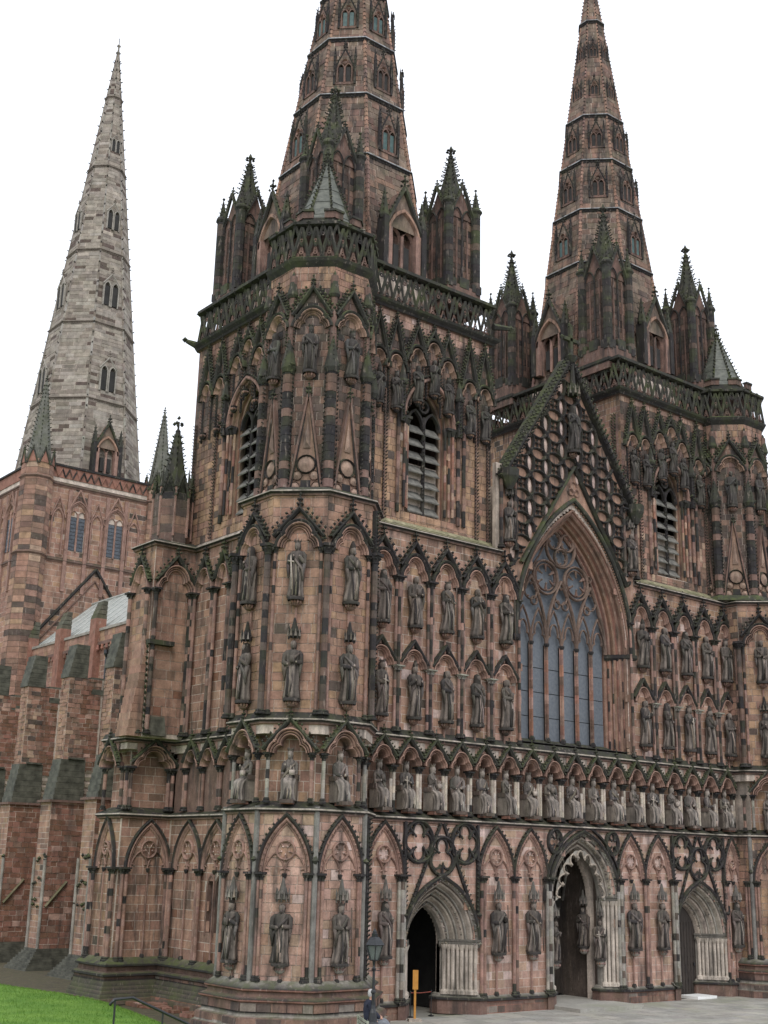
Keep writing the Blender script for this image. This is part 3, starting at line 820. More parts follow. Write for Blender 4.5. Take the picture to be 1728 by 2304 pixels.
def portal(c, hw, h, W, dep, spring, nr, ncol, cusps=0, name='doorway'):
    o = ent(name, comp((name, c), m_portal(hw, h, W, dep, spring, .5, nr, cusps)), CATH, (c, 0, spring))
    for sg in (-1, 1):
        for i in range(ncol):
            q = (i + .5) / ncol; big = .055 if i % 2 else .07
            x, y = sg * (hw + W * q - .0), dep * (1 - q) - .07
            H = spring - .10 - .6
            ent('jamb_shaft', comp(('js', big, round(H, 1)), lambda mb: (lathe(mb, 0, 0, [(big * 2, 0), (big * 1.9, .1), (big * 1.2, .14), (big, .16), (big, H - .1), (big * 1.5, H), (big * 1.9, H + .1)], BUFF, 8))), o, (x, y, .6 - spring))
        mb = MB(); a, b = (hw - .02, hw + W + .06)
        V = []
        for z, e in ((-.10, .04), (-.02, .09), (.08, .09), (.10, .12), (.16, .12)):
            V += [(sg * a, dep + .1, z), (sg * (a - e), dep - .05, z), (sg * (a + W * .5), dep * .5 - .10 - e, z), (sg * b, -.05 - e, z), (sg * (b + .1), .05, z)]
        n = 5; mb.add(V, [[[i * n + k, i * n + k + 1, (i + 1) * n + k + 1, (i + 1) * n + k] for i in range(4) for k in range(4)], [[20, 21, 22, 23, 24]], [[4, 3, 2, 1, 0]]], jit((.12, .11, .095, .2), .1))
        for k in range(26):
            q = k / 25; blob(mb, (sg * (a + (b - a) * q), dep * (1 - q) - .14, .02 + random.uniform(-.03, .03)), .055, jit((.2, .18, .15, .1), .4))
        ent('capital_band', mb.mesh('capital_band'), o, (0, 0, 0))
        mb = MB(); pl = [(sg * (a - .02), dep + .3), (sg * (a - .02), dep - .02), (sg * b, -.06), (sg * (b + .25), -.06)]
        sweep(mb, pl, [(-.1, .0), (.14, .0), (.14, .40), (.20, .44), (.20, .50), (.06, .56), (.06, .60), (-.1, .64)], [BROWN, BROWN, BROWN, SOOT, SOOT, GREYB, GREYB, GREYB], False, True, -sg)
        ent('plinth', mb.mesh('plinth'), o, (0, 0, -spring))
    return o
DL = portal(-6.42, .78, 1.2, .80, .88, 2.15, 4, 8)
DR = portal(7.05, .78, 1.2, .80, .88, 2.15, 4, 8)
DM = portal(.42, 1.32, 1.85, .46, .40, 3.55, 2, 4, 9, 'main_portal')
# steep gables with crockets over the side doors
def m_doorgable(mb):
    for sg in (-1, 1):
        a, b = (sg * 1.35, 3.3), (sg * .06, 6.0)
        sweep(mb, [a, b] if sg < 0 else [b, a], [(-.05, 0), (-.05, .07), (0, .10), (.05, .07), (.05, 0)], SOOT)
        crockets(mb, (a[0], -.08, a[1]), (b[0], -.08, b[1]), (sg * .9, 0, .4), .16, .055, SOOT, .8)
        box(mb, sg * 1.60 - .05, sg * 1.60 + .05, 0, .10, 3.1, 6.0, SOOT)
        crockets(mb, (sg * 1.60, -.12, 2.6), (sg * 1.60, -.12, 4.9), (-sg, 0, 0), .14, .05, SOOT, .6)
        blob(mb, (sg * 1.60, -.15, 3.1), .12, SOOT)
for c in (-6.42, 7.05): ent('portal_gable', comp('doorgable', m_doorgable), CATH, (c, 0, 0))
mb = MB(); sweep(mb, [(x, z + .0) for x, z in parch(2.02, 2.62, 12)], [(0, 0), (0, .12), (.06, .14), (.08, 0)], SOOT)
ent('hood_mould', mb.mesh('hood_mould'), CATH, (.42, 0, 3.55))
# door leaves
def m_leaf(w, h, sp, studs=True):
    def f(mb):
        pts = [(-w, 0), (-w, sp)] + [(x, y + sp) for x, y in parch(w, h)[1:-1]] + [(w, sp), (w, 0)]
        poly_extrude(mb, pts[::-1], 0, .06, (.1, .1, .1, 0))
        k = max(3, int(2 * w / .17))
        for i in range(1, k):
            x = -w + 2 * w * i / k; box(mb, x - .012, x + .012, .055, .075, .02, sp + h * .5, (.1, .1, .1, 0))
            for j in range(int(sp / .3)): blob(mb, (x, -.08, .25 + j * .3), .022, (.1, .1, .1, 0))
    return f
o = ent('door_leaf', comp('leafR', m_leaf(.8, 1.2, 2.15), (OAK,)), CATH, (7.05, .95, 0))
mb = MB(); tube(mb, [(.62, -.1, 1.1), (.62, -.1, 1.22)], .035, IRON and (0, 0, 0, 0), 8); ent('door_handle', mb.mesh('door_handle', (IRON,)), o)
ent('door_leaf', comp('leafO', m_leaf(.36, .4, 2.9), (OAK,)), CATH, (-7.15, 1.25, 0), math.radians(68))
# porch behind the main portal
mb = MB()
core(-1.3, -1.1, .4, 2.6, 0, 5.9, (.10, .09, .08, .1), mb); core(1.94, 2.14, .4, 2.6, 0, 5.9, (.11, .085, .07, .1), mb); core(-1.1, 1.94, 2.5, 2.7, 0, 5.9, (.05, .045, .04, .1), mb); core(-1.1, 1.94, 1.1, 2.6, 5.6, 5.9, BROWN, mb)  # side and back walls coloured dark for the shade of the recess
ent('porch', mb.mesh('porch'), CATH)
mb = MB()
for i in range(9):
    x0 = -1.0 + i * .36; tube(mb, [(x0, 2.4, 3.5), (x0 * .8 + .08, 1.9, 4.6), (.42, 1.2, 5.45)], .05, GREYB, 5)
ent('vault_rib', mb.mesh('vault_rib'), CATH)
for i, x in enumerate((-.22, -.08, .06, .42, .56, .70, .84, .98)):
    column(CATH, (x, 2.45 if i > 2 else 2.3, .3), 0, 3.2, .055, 1, .1, (.15, .135, .115, .1))
for x in (-.72, 1.45):
    ent('door_leaf', comp('leafM', m_leaf(.36, .5, 2.6), (OAK,)), CATH, (x, 2.42, .2))
mb = MB(); box(mb, -1.75, 1.5, -2.4, 1.35, 0, .12, (.34, .325, .29, 0)); ent('door_step', mb.mesh('door_step', (PAVE,)), CATH, (.42, 0, 0))
mb = MB(); box(mb, -.72, .45, -.6, .30, 0, .10, BUFF); ent('door_step', mb.mesh('door_step', (WHITE,)), CATH, (7.05, 0, 0))
for x, y, r, lab, sd in ((1.62, 1.15, math.radians(-62), 'stone saint on a bracket deep inside the main portal', 5), (1.66, .38, math.radians(-30), 'stone figure set in the right jamb of the main portal', 0),
                         (-.72, .36, math.radians(30), 'stone figure set in the left jamb of the main portal', 3), (.10, 2.0, 0, 'stone figure against the central pier inside the main portal', 6)):
    ent('corbel', comp(('corbel', 1), m_corbel(GREYB)), CATH, (x, y + .12, 1.25 if sd != 5 else 1.65), 0)
    statue(lab, (x, y, 1.53 if sd != 5 else 1.93), r, 1.35, sd, group='statues of the main portal')
    ent('canopy', comp(('canopy', 1), m_canopy((.12, .11, .10, .2))), CATH, (x, y + .12, 3.02 if sd != 5 else 3.4), 0)

# plinth of the flat wall
PL = [(-.1, 0), (.10, 0), (.10, .36), (.17, .40), (.17, .47), (0, .56)]
for path in ([(-10.1, 0), (-7.98, 0)], [(-4.86, 0), (-1.34, 0)], [(2.18, 0), (5.48, 0)], [(8.62, 0), (10.1, 0)]):
    plan_part('plinth', path, PL, [BROWN, ROSE, ROSE, SOOT, SOOT, GREYB])
for a, b in ((-9.9, -8.05), (-4.8, -1.4), (2.25, 5.4), (8.7, 9.9)): ashlar((0, -.10, 0), 0, a, b, 0.02, .36, 'base', .19, .5)

# ---------------------------------------------------------------- gallery of kings
KX = [1.133 * (i - 8) for i in range(17)]
KM = [-9.66] + [(a + b) / 2 for a, b in zip(KX[:-1], KX[1:])] + [9.66]
for i, x in enumerate(KX):
    niche(CATH, (x, 0, 7.80), 0, .335, .44, .91, .54, CARV, SOOTM, depth=.3, fill=.86, step=.13, cr=.058, gdrop=.24)
    lab = '%s seated stone king from the left in the long gallery above the doors' % ORD[i]
    statue(lab, (x, .10, 6.38), 0, 1.47, (i * 7 + 3) % 11, True, 'seated_king', 'seated kings of the long gallery', random.uniform(-.35, .35))
    mb = MB(); box(mb, -.17, .17, .05, .2, 0, .1, ROSE); ent('pedestal', comp('kped', lambda m: box(m, -.17, .17, -.1, .26, 0, .10, ROSE)), CATH, (x, .0, 6.26))
for x in KM: column(CATH, (x, .20, 6.28), 0, 1.50, .055, 2, .1, BUFF)

# ---------------------------------------------------------------- two tiers of statues each side of the window
LX = [-9.25, -7.83, -6.40, -4.98, -3.57]; RX = [3.98, 5.33, 6.68, 8.03, 9.36]
for side, XS in (('left', LX), ('right', RX)):
    hs = (XS[1] - XS[0]) / 2
    for i, x in enumerate(XS):
        w = hs - .33
        niche(CATH, (x, 0, 14.05), 0, w, .62, 1.30, hs - .05, CARV, SOOT, depth=.02, step=.2, cr=.085, gdrop=.42, fr=.23, hood=1)
        niche(CATH, (x, 0, 11.0), 0, w, .46, .92, hs - .08, CARV, SOOT, depth=.02, step=.3, cr=.035, gdrop=.16, fr=0)
        for z, tier in ((12.17, 'upper'), (9.10, 'lower')):
            ent('corbel', comp(('corbel', 2), m_corbel(BROWN)), CATH, (x, 0, z))
            near = 'turret' if (i == 0 and side == 'left') or (i == 4 and side == 'right') else 'window' if (i == 4 and side == 'left') or (i == 0 and side == 'right') else ''
            n = i if side == 'right' else 4 - i
            if side == 'left' and i == 0: n2 = 'beside the left turret'
            elif side == 'right' and i == 4: n2 = 'beside the right turret'
            else: n2 = ['next to it', 'second from it', 'third from it', 'fourth from it', 'fifth from it'][n]
            sd = (i * 3 + (1 if tier == 'upper' else 0) + (2 if side == 'right' else 0)) % 16
            statue('%s stone figure left of the great window, %s'.replace('left', side) % (tier + '-tier', n2), (x, -.15, z + .26), 0, 1.72, sd, False, 'statue', 'standing statues beside the great window', random.uniform(-.3, .3))
            mb = MB()
            ent('shaft', comp(('shaft', tier), lambda m: tube(m, [(0, -.05, -.5), (0, -.05, 0)], .04, CARV, 6)), CATH, (x, 0, z))
    ms = [XS[0] - hs] + [(a + b) / 2 for a, b in zip(XS[:-1], XS[1:])] + [XS[-1] + hs]
    for j, m in enumerate(ms):
        m = max(-9.8, min(9.8, m))
        column(CATH, (m, 0, 8.85), 0, 5.22, .055, 3 if 0 < j < 5 else 1, .45, CARV)
        if 0 < j < 5: ent('capital', comp(('capital', 'low'), m_capital(.05, 3, GREYB, .16)), CATH, (m, -.03, 10.86))

# ---------------------------------------------------------------- great west window
def m_winarch(mb):
    P = [(-2.5, -3.75), (-2.5, 0)] + parch(2.5, 4.6, 18)[1:-1] + [(2.5, 0), (2.5, -3.75)]
    pr = [(-.02, -.95), (0, -.9), (.0, -.78), (.05, -.72), (.09, -.72), (.11, -.60), (.17, -.56), (.20, -.58), (.21, -.44), (.27, -.38), (.31, -.40), (.32, -.26), (.38, -.20), (.42, -.22), (.43, -.10), (.49, -.04), (.53, -.04), (.55, .03), (.60, .05), (.62, 0)]
    cl = [SOOT] + [jit(BROWN2 if i % 3 else ROSE, .2) for i in range(len(pr) - 1)]
    sweep(mb, P, pr, cl)
ent('window_arch', comp('winarch', m_winarch), CATH, (.2, 0, 12.8))
mb = MB(); sweep(mb, parch(3.14, 5.62, 18), [(0, 0), (0, .14), (.06, .18), (.15, .16), (.17, 0)], SOOTM); ent('hood_mould', mb.mesh('hood_mould'), CATH, (.2, 0, 12.8))
for sg in (-1, 1):
    mb = MB()
    for k in range(5):
        x, y = .2 + sg * (2.62 + k * .115), .66 - k * .155
        z = 9.15
        while z < 12.6:
            dz = random.uniform(.28, .42); dz = min(dz, 12.6 - z); c = jit(random.choice((CARV, CARV, SOOT, BROWN, ROSE)), .2)
            lathe(mb, x, y, [(.055, z), (.055, z + dz - .012), (.046, z + dz)], c, 7); z += dz
        lathe(mb, x, y, [(.05, 12.55), (.11, 12.72), (.12, 12.82), (.05, 12.83)], SOOT, 7)
    ent('jamb_shaft', mb.mesh('jamb_shaft'), CATH)
    mb = MB(); V = [(sg * 2.5, .75), (sg * 3.16, -.1), (sg * 3.4, -.1)]
    sweep(mb, V, [(-.1, 0), (.02, 0), (.08, .08), (.08, .2), (-.1, .22)], SOOT, False, True, -sg); ent('capital_band', mb.mesh('capital_band'), CATH, (.2, 0, 12.6))
mb = MB(); poly_extrude(mb, [(-2.95, 0), (2.95, 0), (2.95, .02), (-2.95, .02)], -.9, .0, SOOT)
V = [(-3.1, -.02, 8.78), (3.1, -.02, 8.78), (2.6, .80, 9.22), (-2.6, .80, 9.22)]; mb.add([(x, y, z - 9.0) for x, y, z in V], [[[0, 1, 2, 3]]], SOOT)
ent('window_sill', mb.mesh('window_sill'), CATH, (.2, 0, 9.0))
WT = ent('tracery_window', None, CATH, (.2, .72, 12.8))
LW = 2.48 / 3
def m_tracery_main(mb):
    rm = [(-.045, 0), (-.04, .08), (-.01, .13), (.01, .13), (.04, .08), (.045, 0)]
    CARV = (.19, .13, .105, .15)
    th = [(-.026, 0), (-.024, .06), (0, .09), (.024, .06), (.026, 0)]
    for i in range(6):
        c = (i - 2.5) * LW
        sweep(mb, [(x + c, y) for x, y in trefoil(LW * .46, .82)], th, CARV)
        sweep(mb, [(x + c, y) for x, y in parch(LW * .5, 1.35, 7)], th, CARV)
        blob(mb, (c, -.08, .80), .05, CARV)
    for c in (-LW * 2, 0, LW * 2):
        sweep(mb, [(x + c, y) for x, y in parch(LW, 2.55, 10)], rm, CARV)
        sweep(mb, circle(c, 1.98, .33, 16), th, CARV, True)
        for k in range(5): a = k * 1.2566 + .3; blob(mb, (c + math.cos(a) * .27, -.05, 1.98 + math.sin(a) * .27), .055, BROWN)
        for q in (-1, 1): blob(mb, (c + q * .45, -.05, 1.3), .05, BROWN)
    for c in (-LW * 1.03, LW * 1.03):
        sweep(mb, circle(c, 2.62, .66, 22), rm, CARV, True)
        sweep(mb, circle(c, 2.62, .52, 22), th, BROWN, True)
        for k in range(6):
            a = k * math.pi / 3 + .52; tube(mb, [(c + math.cos(a) * .5, -.05, 2.62 + math.sin(a) * .5), (c + math.cos(a) * .27, -.06, 2.62 + math.sin(a) * .27)], [.075, .03], BROWN, 5)
            blob(mb, (c + math.cos(a) * .25, -.07, 2.62 + math.sin(a) * .25), .055, CARV)
        for q in (-1, 1): sweep(mb, circle(c + q * .62, 1.62, .16, 10), th, CARV, True)
    sweep(mb, circle(0, 3.93, .80, 24), rm, CARV, True)
    for x, z in ((-.36, 4.16), (.36, 4.16), (0, 3.52)):
        sweep(mb, circle(x, z, .34, 16), rm, CARV, True)
        for k in range(5): a = k * 1.2566 + .9; blob(mb, (x + math.cos(a) * .24, -.06, z + math.sin(a) * .24), .06, CARV)
    for sg in (-1, 1):
        sweep(mb, [(sg * x, z) for x, z in ((2.2, 1.6), (1.75, 2.7), (1.15, 3.45), (.85, 3.95))], th, CARV)
        sweep(mb, circle(sg * 1.62, 2.9, .13, 8), th, CARV, True)
ent('tracery', comp('tracmain', m_tracery_main), WT)
for i in range(1, 6):
    def mm(mb):
        z = -3.65
        while z < 0:
            dz = min(random.uniform(.3, .45), -z); c = jit(random.choice((CARV, CARV, ROSE, BROWN, BROWN)), .2)
            for x, y, r in ((-.055, 0, .035), (.055, 0, .035), (0, -.05, .055)): lathe(mb, x, y, [(r, z), (r, z + dz - .01), (r * .85, z + dz)], c, 6)
            z += dz
        lathe(mb, 0, -.04, [(.07, -.1), (.11, -.02), (.11, .04)], SOOT, 6); lathe(mb, 0, -.04, [(.12, -3.65), (.11, -3.55), (.07, -3.48)], SOOT, 6)
    ent('mullion', comp(('mull', i % 3), mm), WT, ((i - 3) * LW, .0, 0))
for i in range(6):
    for j in range(4):
        ent('pane', comp(('pane', j % 2), lambda m: box(m, -LW / 2 + .03, LW / 2 - .03, -.02, 0, .012, .90, (0, 0, 0, 0)), (GLASS,)), WT, ((i - 2.5) * LW, .12 + .004 * ((i * 3 + j * 5) % 3), -3.65 + j * .915))
mb = MB(); poly_extrude(mb, [(-2.5, 0)] + parch(2.5, 4.6, 14)[1:-1] + [(2.5, 0)], -.14, -.16, (0, 0, 0, 0)); ent('pane', mb.mesh('pane', (GLASS,)), WT)
mb = MB(); core(-3.2, 3.6, 1.15, 1.2, 8.7, 18.6, (.02, .02, .02, 0), mb); ent('dark_backing', mb.mesh('dark_backing', (DARKIN,)), CATH)  # near-black sheet behind the glass, standing for the unlit nave

# ---------------------------------------------------------------- west gable
GX, GZ0, GZ1, GHW = .0, 19.0, 24.2, 3.55
mb = MB(); sl = (GZ1 - GZ0) / GHW
core_holes(mb, 0, -3.62, 3.62, -.05, .02, 14.2, 19.0, [(.2, 3.12, 0, 12.8, 5.55)], .10, MIDP)
poly_extrude(mb, [(-GHW, 19.0), (GHW, 19.0), (0, GZ1)], -.5, .05, MIDP)
ent('gable', mb.mesh('gable'), CATH)
def m_gfield(mb):
    R = .66; g = .90
    def ok(x, z):
        if z < 15.2 or abs(x) > 3.35: return False
        if z > 18.6 and abs(x) > (GZ1 - .35 - z) / sl: return False
        dx = abs(x - .2)
        if dx < hw_at(3.2, 5.75, z - 12.8) + .05: return False
        ig = (19.75 - z) / (19.75 - 16.0) * 2.75
        return not (z < 19.8 and dx < ig + .05)
    for i in range(-6, 7):
        for j in range(-1, 14):
            cx, cz = i * g, 15.0 + j * g
            run = []
            for k in range(29):
                a = -k / 28 * 2 * math.pi; p = (cx + R * math.cos(a), cz + R * math.sin(a) * 1.04)
                if ok(*p): run.append(p)
                else:
                    if len(run) > 1: sweep(mb, run, [(-.05, 0), (-.045, .08), (-.015, .15), (.015, .15), (.045, .08), (.05, 0)], [jit(UMB, .2), SOOT, SOOT, SOOT, SOOT, UMB])
                    run = []
            if len(run) > 1: sweep(mb, run, [(-.05, 0), (-.045, .08), (-.015, .15), (.015, .15), (.045, .08), (.05, 0)], [jit(UMB, .2), SOOT, SOOT, SOOT, SOOT, UMB])
            if ok(cx, cz):
                for q in range(4):
                    a = q * math.pi / 2
                    if ok(cx + math.cos(a) * .2, cz + math.sin(a) * .2): tube(mb, [(cx, -.06, cz), (cx + math.cos(a) * .24, -.05, cz + math.sin(a) * .24)], [.055, .025], SOOT, 4)
                blob(mb, (cx, -.12, cz), .07, BROWN)
            for q in (-1, 1):
                if ok(cx + g / 2, cz + q * .12): mb.add([(cx + g / 2 + math.cos(b) * .13, -.02, cz + math.sin(b) * .30) for b in np.arange(8) / 8 * 6.283] + [(cx + g / 2, -.09, cz)], [[[k, (k + 1) % 8, 8] for k in range(8)]], jit(PALEP, .12)); break
ent('gable_tracery', comp('gfield', m_gfield), CATH, (0, -.05, 0))
mb = MB()
for sg in (-1, 1):   # inner steep gable over the window
    a, b = (sg * 2.95 + .2, 15.5), (.2, 19.85)
    sweep(mb, [a, b] if sg < 0 else [b, a], [(-.07, 0), (-.07, .10), (0, .2), (.07, .14), (.07, 0)], SOOTM)
for x, z, r in ((.2, 18.95, .2), (.05, 18.72, .14), (.36, 18.72, .14)): sweep(mb, circle(x, z + .1, r, 10), [(-.03, 0), (0, .06), (.03, 0)], CARV, True)
ent('inner_gable', mb.mesh('inner_gable'), CATH, (0, -.06, 0))
mb = MB()
for sg in (-1, 1):   # raking coping, broad and crocketed, seen from below
    a, b = (sg * 3.72, 18.75), (0, 24.35)
    sweep(mb, [a, b] if sg < 0 else [b, a], [(-.15, -.3), (-.15, .02), (-.12, .26), (-.03, .32), (.06, .32), (.11, .28), (.12, -.3)], [SOOT, SOOT, SOOT, SOOT, SOOTM, SOOTM, SOOTM])
    n = np.array([sg * .83, 0, .55])
    crockets(mb, (a[0], -.30, a[1]), (b[0], -.30, b[1]), n, .22, .10, SOOTM, .9)
    crockets(mb, (a[0] - sg * .08, -.30, a[1] - .05), (b[0], -.30, b[1] - .1), (-sg * .3, -1, -.2), .22, .085, SOOT, .5)
    crockets(mb, (a[0] + sg * .05, -.05, a[1]), (b[0], -.05, b[1]), n, .17, .07, SOOTM, .9)
    lathe(mb, sg * 3.55, -.35, [(.1, 18.1), (.22, 18.35), (.34, 18.6), (.36, 18.9), (.0, 19.0)], SOOTM, 8)
    for k in range(9): blob(mb, (sg * 3.55 + random.uniform(-.35, .35), -.4 + random.uniform(-.2, .2), 18.7 + random.uniform(-.1, .15)), .1, SOOTM)
ent('gable_coping', mb.mesh('gable_coping'), CATH)
mb = MB(); lathe(mb, 0, -.25, [(.12, 24.1), (.24, 24.3), (.30, 24.42), (.12, 24.5), (.09, 24.6)], SOOTM, 8)
box(mb, -.07, .07, .18, .32, 24.5, 25.75, SOOTM); box(mb, -.42, .42, .18, .32, 25.1, 25.24, SOOTM)
for x, z in ((-.46, 25.17), (.46, 25.17), (0, 25.8)):
    for k in range(4): blob(mb, (x + random.uniform(-.05, .05), -.25, z + random.uniform(-.05, .05)), .09, SOOTM)
ent('cross', mb.mesh('cross'), CATH)
ent('canopy', comp(('canopy', 'g'), m_canopy(SOOTM, .9)), CATH, (0, -.1, 22.75), 0, scale=1.7)
ent('corbel', comp(('corbel', 2), m_corbel(BROWN)), CATH, (0, -.12, 20.15))
statue('blackened stone figure at the top of the gable above the great window', (0, -.3, 20.42), 0, 1.9, 5, group='gable statue')
for x, s_ in ((-3.42, 'left'), (3.42, 'right')):   # slim buttress flanking the gable with a canopied figure
    for dx in (-.36, .36): column(CATH, (x + dx, -.02, 15.9), 0, 2.85, .075, 1, .75, BROWN)
    ent('corbel', comp(('corbel', 2), m_corbel(BROWN)), CATH, (x, -.04, 15.95)); ent('canopy', comp(('canopy', 1), m_canopy(SOOTM)), CATH, (x, -.05, 17.95))
    statue('slim dark canopied figure at the %s foot of the gable' % s_, (x, -.2, 16.22), 0, 1.5, 2 if x < 0 else 6)

# ================================================================== STAIR TURRETS
def face(c, ap, a):
    """centre point of an octagon face with outward heading a (local rotation)"""
    return (c[0] + math.sin(a) * ap, c[1] - math.cos(a) * ap)
SIDE = 2.1 * math.tan(P8)
SEEDS = iter([3, 12, 5, 9, 14, 1, 8, 4, 15, 2, 11, 6, 13, 7, 0, 10] * 6)
FN = {-90: 'side', -45: 'oblique', 0: 'front', 45: 'inner'}
def turret_faces(c, angs, which):
    for deg in angs:
        a = math.radians(deg); fx, fy = face(c, 2.1, a)
        nm = '%s face of the %s corner turret' % ({-90: 'north', -45: 'left-hand' if which == 'right' else 'middle', 0: 'front' if which == 'right' else 'right-hand', 45: 'far'}[deg], which)
        if not (which == 'right' and deg == 45):
            ashlar((fx, fy, 0), a, -SIDE, SIDE, 1.3, 6.0, 'clean' if which == 'left' else 'high', .27, .40)
            ashlar((*face(c, 1.7, a), 0), a, -.70, .70, 6.35, 8.3, 'mid', .3, .4)
            ashlar((fx, fy, 0), a, -SIDE, SIDE, 8.55, 15.65, 'mid' if which == 'left' else 'high', .27, .36)
        vis = not (which == 'left' and deg == 45)
        if vis:
            arcade_bay(CATH, fx, fy, a, 0, .60, st=('lowest stone saint on the ' + nm, next(SEEDS)), foot=1.35, corb=1.62)
            ent('stone_niche', comp(('tn', 1), lambda m: None), CATH) if False else None
            niche(CATH, (fx, fy, 7.72), a, .48, .54, 1.02, SIDE - .04, CARV, SOOTM, depth=.3, fill=.9, step=.16, cr=.06, gdrop=.12)
            x, y, z = WP(fx, fy, a, 0, -.14, 6.36)
            statue('seated stone king on the %s' % nm, (x, y, z), a, 1.46, int(next(SEEDS)) % 11, True, 'seated_king', 'seated kings of the turrets')
            ent('pedestal', comp('kped', lambda m: box(m, -.17, .17, -.1, .26, 0, .10, ROSE)), CATH, WP(fx, fy, a, 0, 0, 6.26), a)
            niche(CATH, (fx, fy, 13.95), a, .46, .62, 1.28, SIDE - .06, CARV, SOOT, depth=.02, step=.2, cr=.085, gdrop=.36, fr=.23, hood=1)
            for z, tier in ((12.1, 'upper'), (9.05, 'lower')):
                ent('corbel', comp(('corbel', 2), m_corbel(BROWN)), CATH, (fx, fy, z), a)
                ent('shaft', comp(('shaft', tier), lambda m: tube(m, [(0, -.05, -.5), (0, -.05, 0)], .04, CARV, 6)), CATH, (fx, fy, z), a)
                x, y, _ = WP(fx, fy, a, 0, .15)
                statue('%s-tier standing stone figure on the %s' % (tier, nm), (x, y, z + .26), a, 1.75, next(SEEDS), group='standing statues on the turrets', turn=random.uniform(-.2, .2))
            ent('canopy', comp(('canopy', 'd'), m_canopy(SOOT, .5)), CATH, (fx, fy, 11.15), a, scale=1.15)
    va = [math.radians(d) for d in ((-112.5, -67.5, -22.5, 22.5) if which == 'left' else (-67.5, -22.5, 22.5))]
    if which == 'right': ashlar((9.66, 0, 0), math.radians(-90), 0, .6, 8.6, 15.6, 'mid'); ashlar((9.66, 0, 0), math.radians(-90), 0, .6, 1.4, 6.0, 'mid')
    for a in va:
        vx, vy = c[0] + math.sin(a) * 2.1 * OCT, c[1] - math.cos(a) * 2.1 * OCT
        edge = which == 'left' and a > .3
        for s in (-.20, .20):
            column(CATH, WP(vx, vy, a + s * .9, s, -.06, 1.4), a, 2.95, .05, 2, .12, CARV)
            column(CATH, WP(vx, vy, a, s * .9, -.24, 6.3), a, 1.45, .06, 1, .1, GREYB if s > 0 else CARV)
            column(CATH, WP(vx, vy, a, s * .8, -.10, 8.85), a, 5.15, .055, 1, .25, CARV)
        mb = MB(); lathe(mb, 0, -.02, [(.085, 0), (.085, 4.9)], (.20, .19, .175, .2), 8); blob(mb, (0, -.08, 3.4), .12, SOOTM)
        ent('angle_shaft', mb.mesh('angle_shaft'), CATH, (vx, vy, 1.3), a)
        column(CATH, WP(vx, vy, a, 0, .0, 8.85), a, 5.2, .10, 1, .75, BROWN, cap=.32)
        if edge:
            mb = MB()
            for z0, z1 in ((1.5, 6.0), (9.0, 15.5)):
                box(mb, .06, .20, -.1, .12, z0, z1, SOOT)
                crockets(mb, (.14, -.12, z0), (.14, -.12, z1), (0, -1, 0), .13, .06, SOOT, .5)
            ent('crocket_strip', mb.mesh('crocket_strip'), CATH, (vx, vy, 0), a)
    # battered plinth
    mb = MB()
    prof = [(2.78, 0), (2.76, .24), (2.66, .26), (2.64, .48), (2.50, .52), (2.48, .60), (2.50, .86), (2.58, .90), (2.58, .95), (2.36, 1.02), (2.34, 1.12), (2.44, 1.17), (2.44, 1.22), (2.16, 1.42), (2.0, 1.42)]
    cl = [BROWN, BROWN, GREYB, BROWN, GREYB, SOOT, BROWN, ROSE, SOOT, BROWN, BROWN, ROSE, SOOT, GREYB, GREYB]
    lathe(mb, c[0], c[1], [(r * OCT, z) for r, z in prof], [k[:3] + (.5,) for k in cl], 8, P8)
    ent('plinth', mb.mesh('plinth'), CATH)
    for deg in angs:
        a = math.radians(deg)
        for ap, z0, z1 in ((2.78, .02, .23), (2.65, .28, .47), (2.49, .62, .86)):
            hw = ap * math.tan(P8); ashlar((*face(c, ap, a), 0), a, -hw, hw, z0, z1, 'base', .21, .55, proud=.02)
    plan_part('string_course', [octv(c, 2.1, q) for q in range(22, 383, 45)], string_prof(15.78, .22, .3, .3), SC5, flip=-1) if False else None
    # belfry stage of the turret
    ap = 1.68; hw = ap * math.tan(P8)
    c = TNU if which == 'left' else TSU
    mb = MB(); lathe(mb, c[0], c[1], [(2.15 * OCT, 15.85), (1.95 * OCT, 16.1), (1.6 * OCT, 16.15)], SOOTM, 8, P8); ent('weathering', mb.mesh('weathering'), CATH)
    for deg in (angs if which == 'left' else (-90,) + tuple(angs)):
        a = math.radians(deg); fx, fy = face(c, ap, a)
        nm = '%s face of the %s corner turret' % ({-90: 'north', -45: 'left-hand' if which == 'right' else 'middle', 0: 'front' if which == 'right' else 'right-hand', 45: 'far'}[deg], which)
        ashlar((fx, fy, 0), a, -hw, hw, 16.0, 24.1, lambda s, t: 'mid' if t > 23.2 else 'sooty', .27, .3)
        ent('gusset', comp('gusset', m_gusset), CATH, (fx, fy, 15.95), a)
        niche(CATH, (fx, fy, 21.7), a, .42, .50, 1.5, hw - .02, SAND, SOOTM, name='round_niche', depth=.02, step=.15, cr=.085, gdrop=.45, fr=.2, hood=1)
        if not (which == 'left' and deg == 45) and not (which == 'right' and deg in (-90, 45)):
            ent('corbel', comp(('corbel', 2), m_corbel(BROWN)), CATH, (fx, fy, 19.85), a)
            x, y, _ = WP(fx, fy, a, 0, .15)
            statue('sooty figure under the parapet on the %s' % nm, (x, y, 20.11), a, 1.6, next(SEEDS), group='high turret statues')
        ent('lattice_parapet', comp(('lat', 1.5), m_lattice(1.74 * math.tan(P8) * 2)), CATH, (*face(c, 1.74, a), 24.32), a)
    for d in (-112.5, -67.5, -22.5, 22.5, 67.5):
        a = math.radians(d); vx, vy = c[0] + math.sin(a) * ap * OCT, c[1] - math.cos(a) * ap * OCT
        ent('angle_buttress', comp('angbut', m_angbut), CATH, (vx, vy, 15.9), a)
    mb = MB()
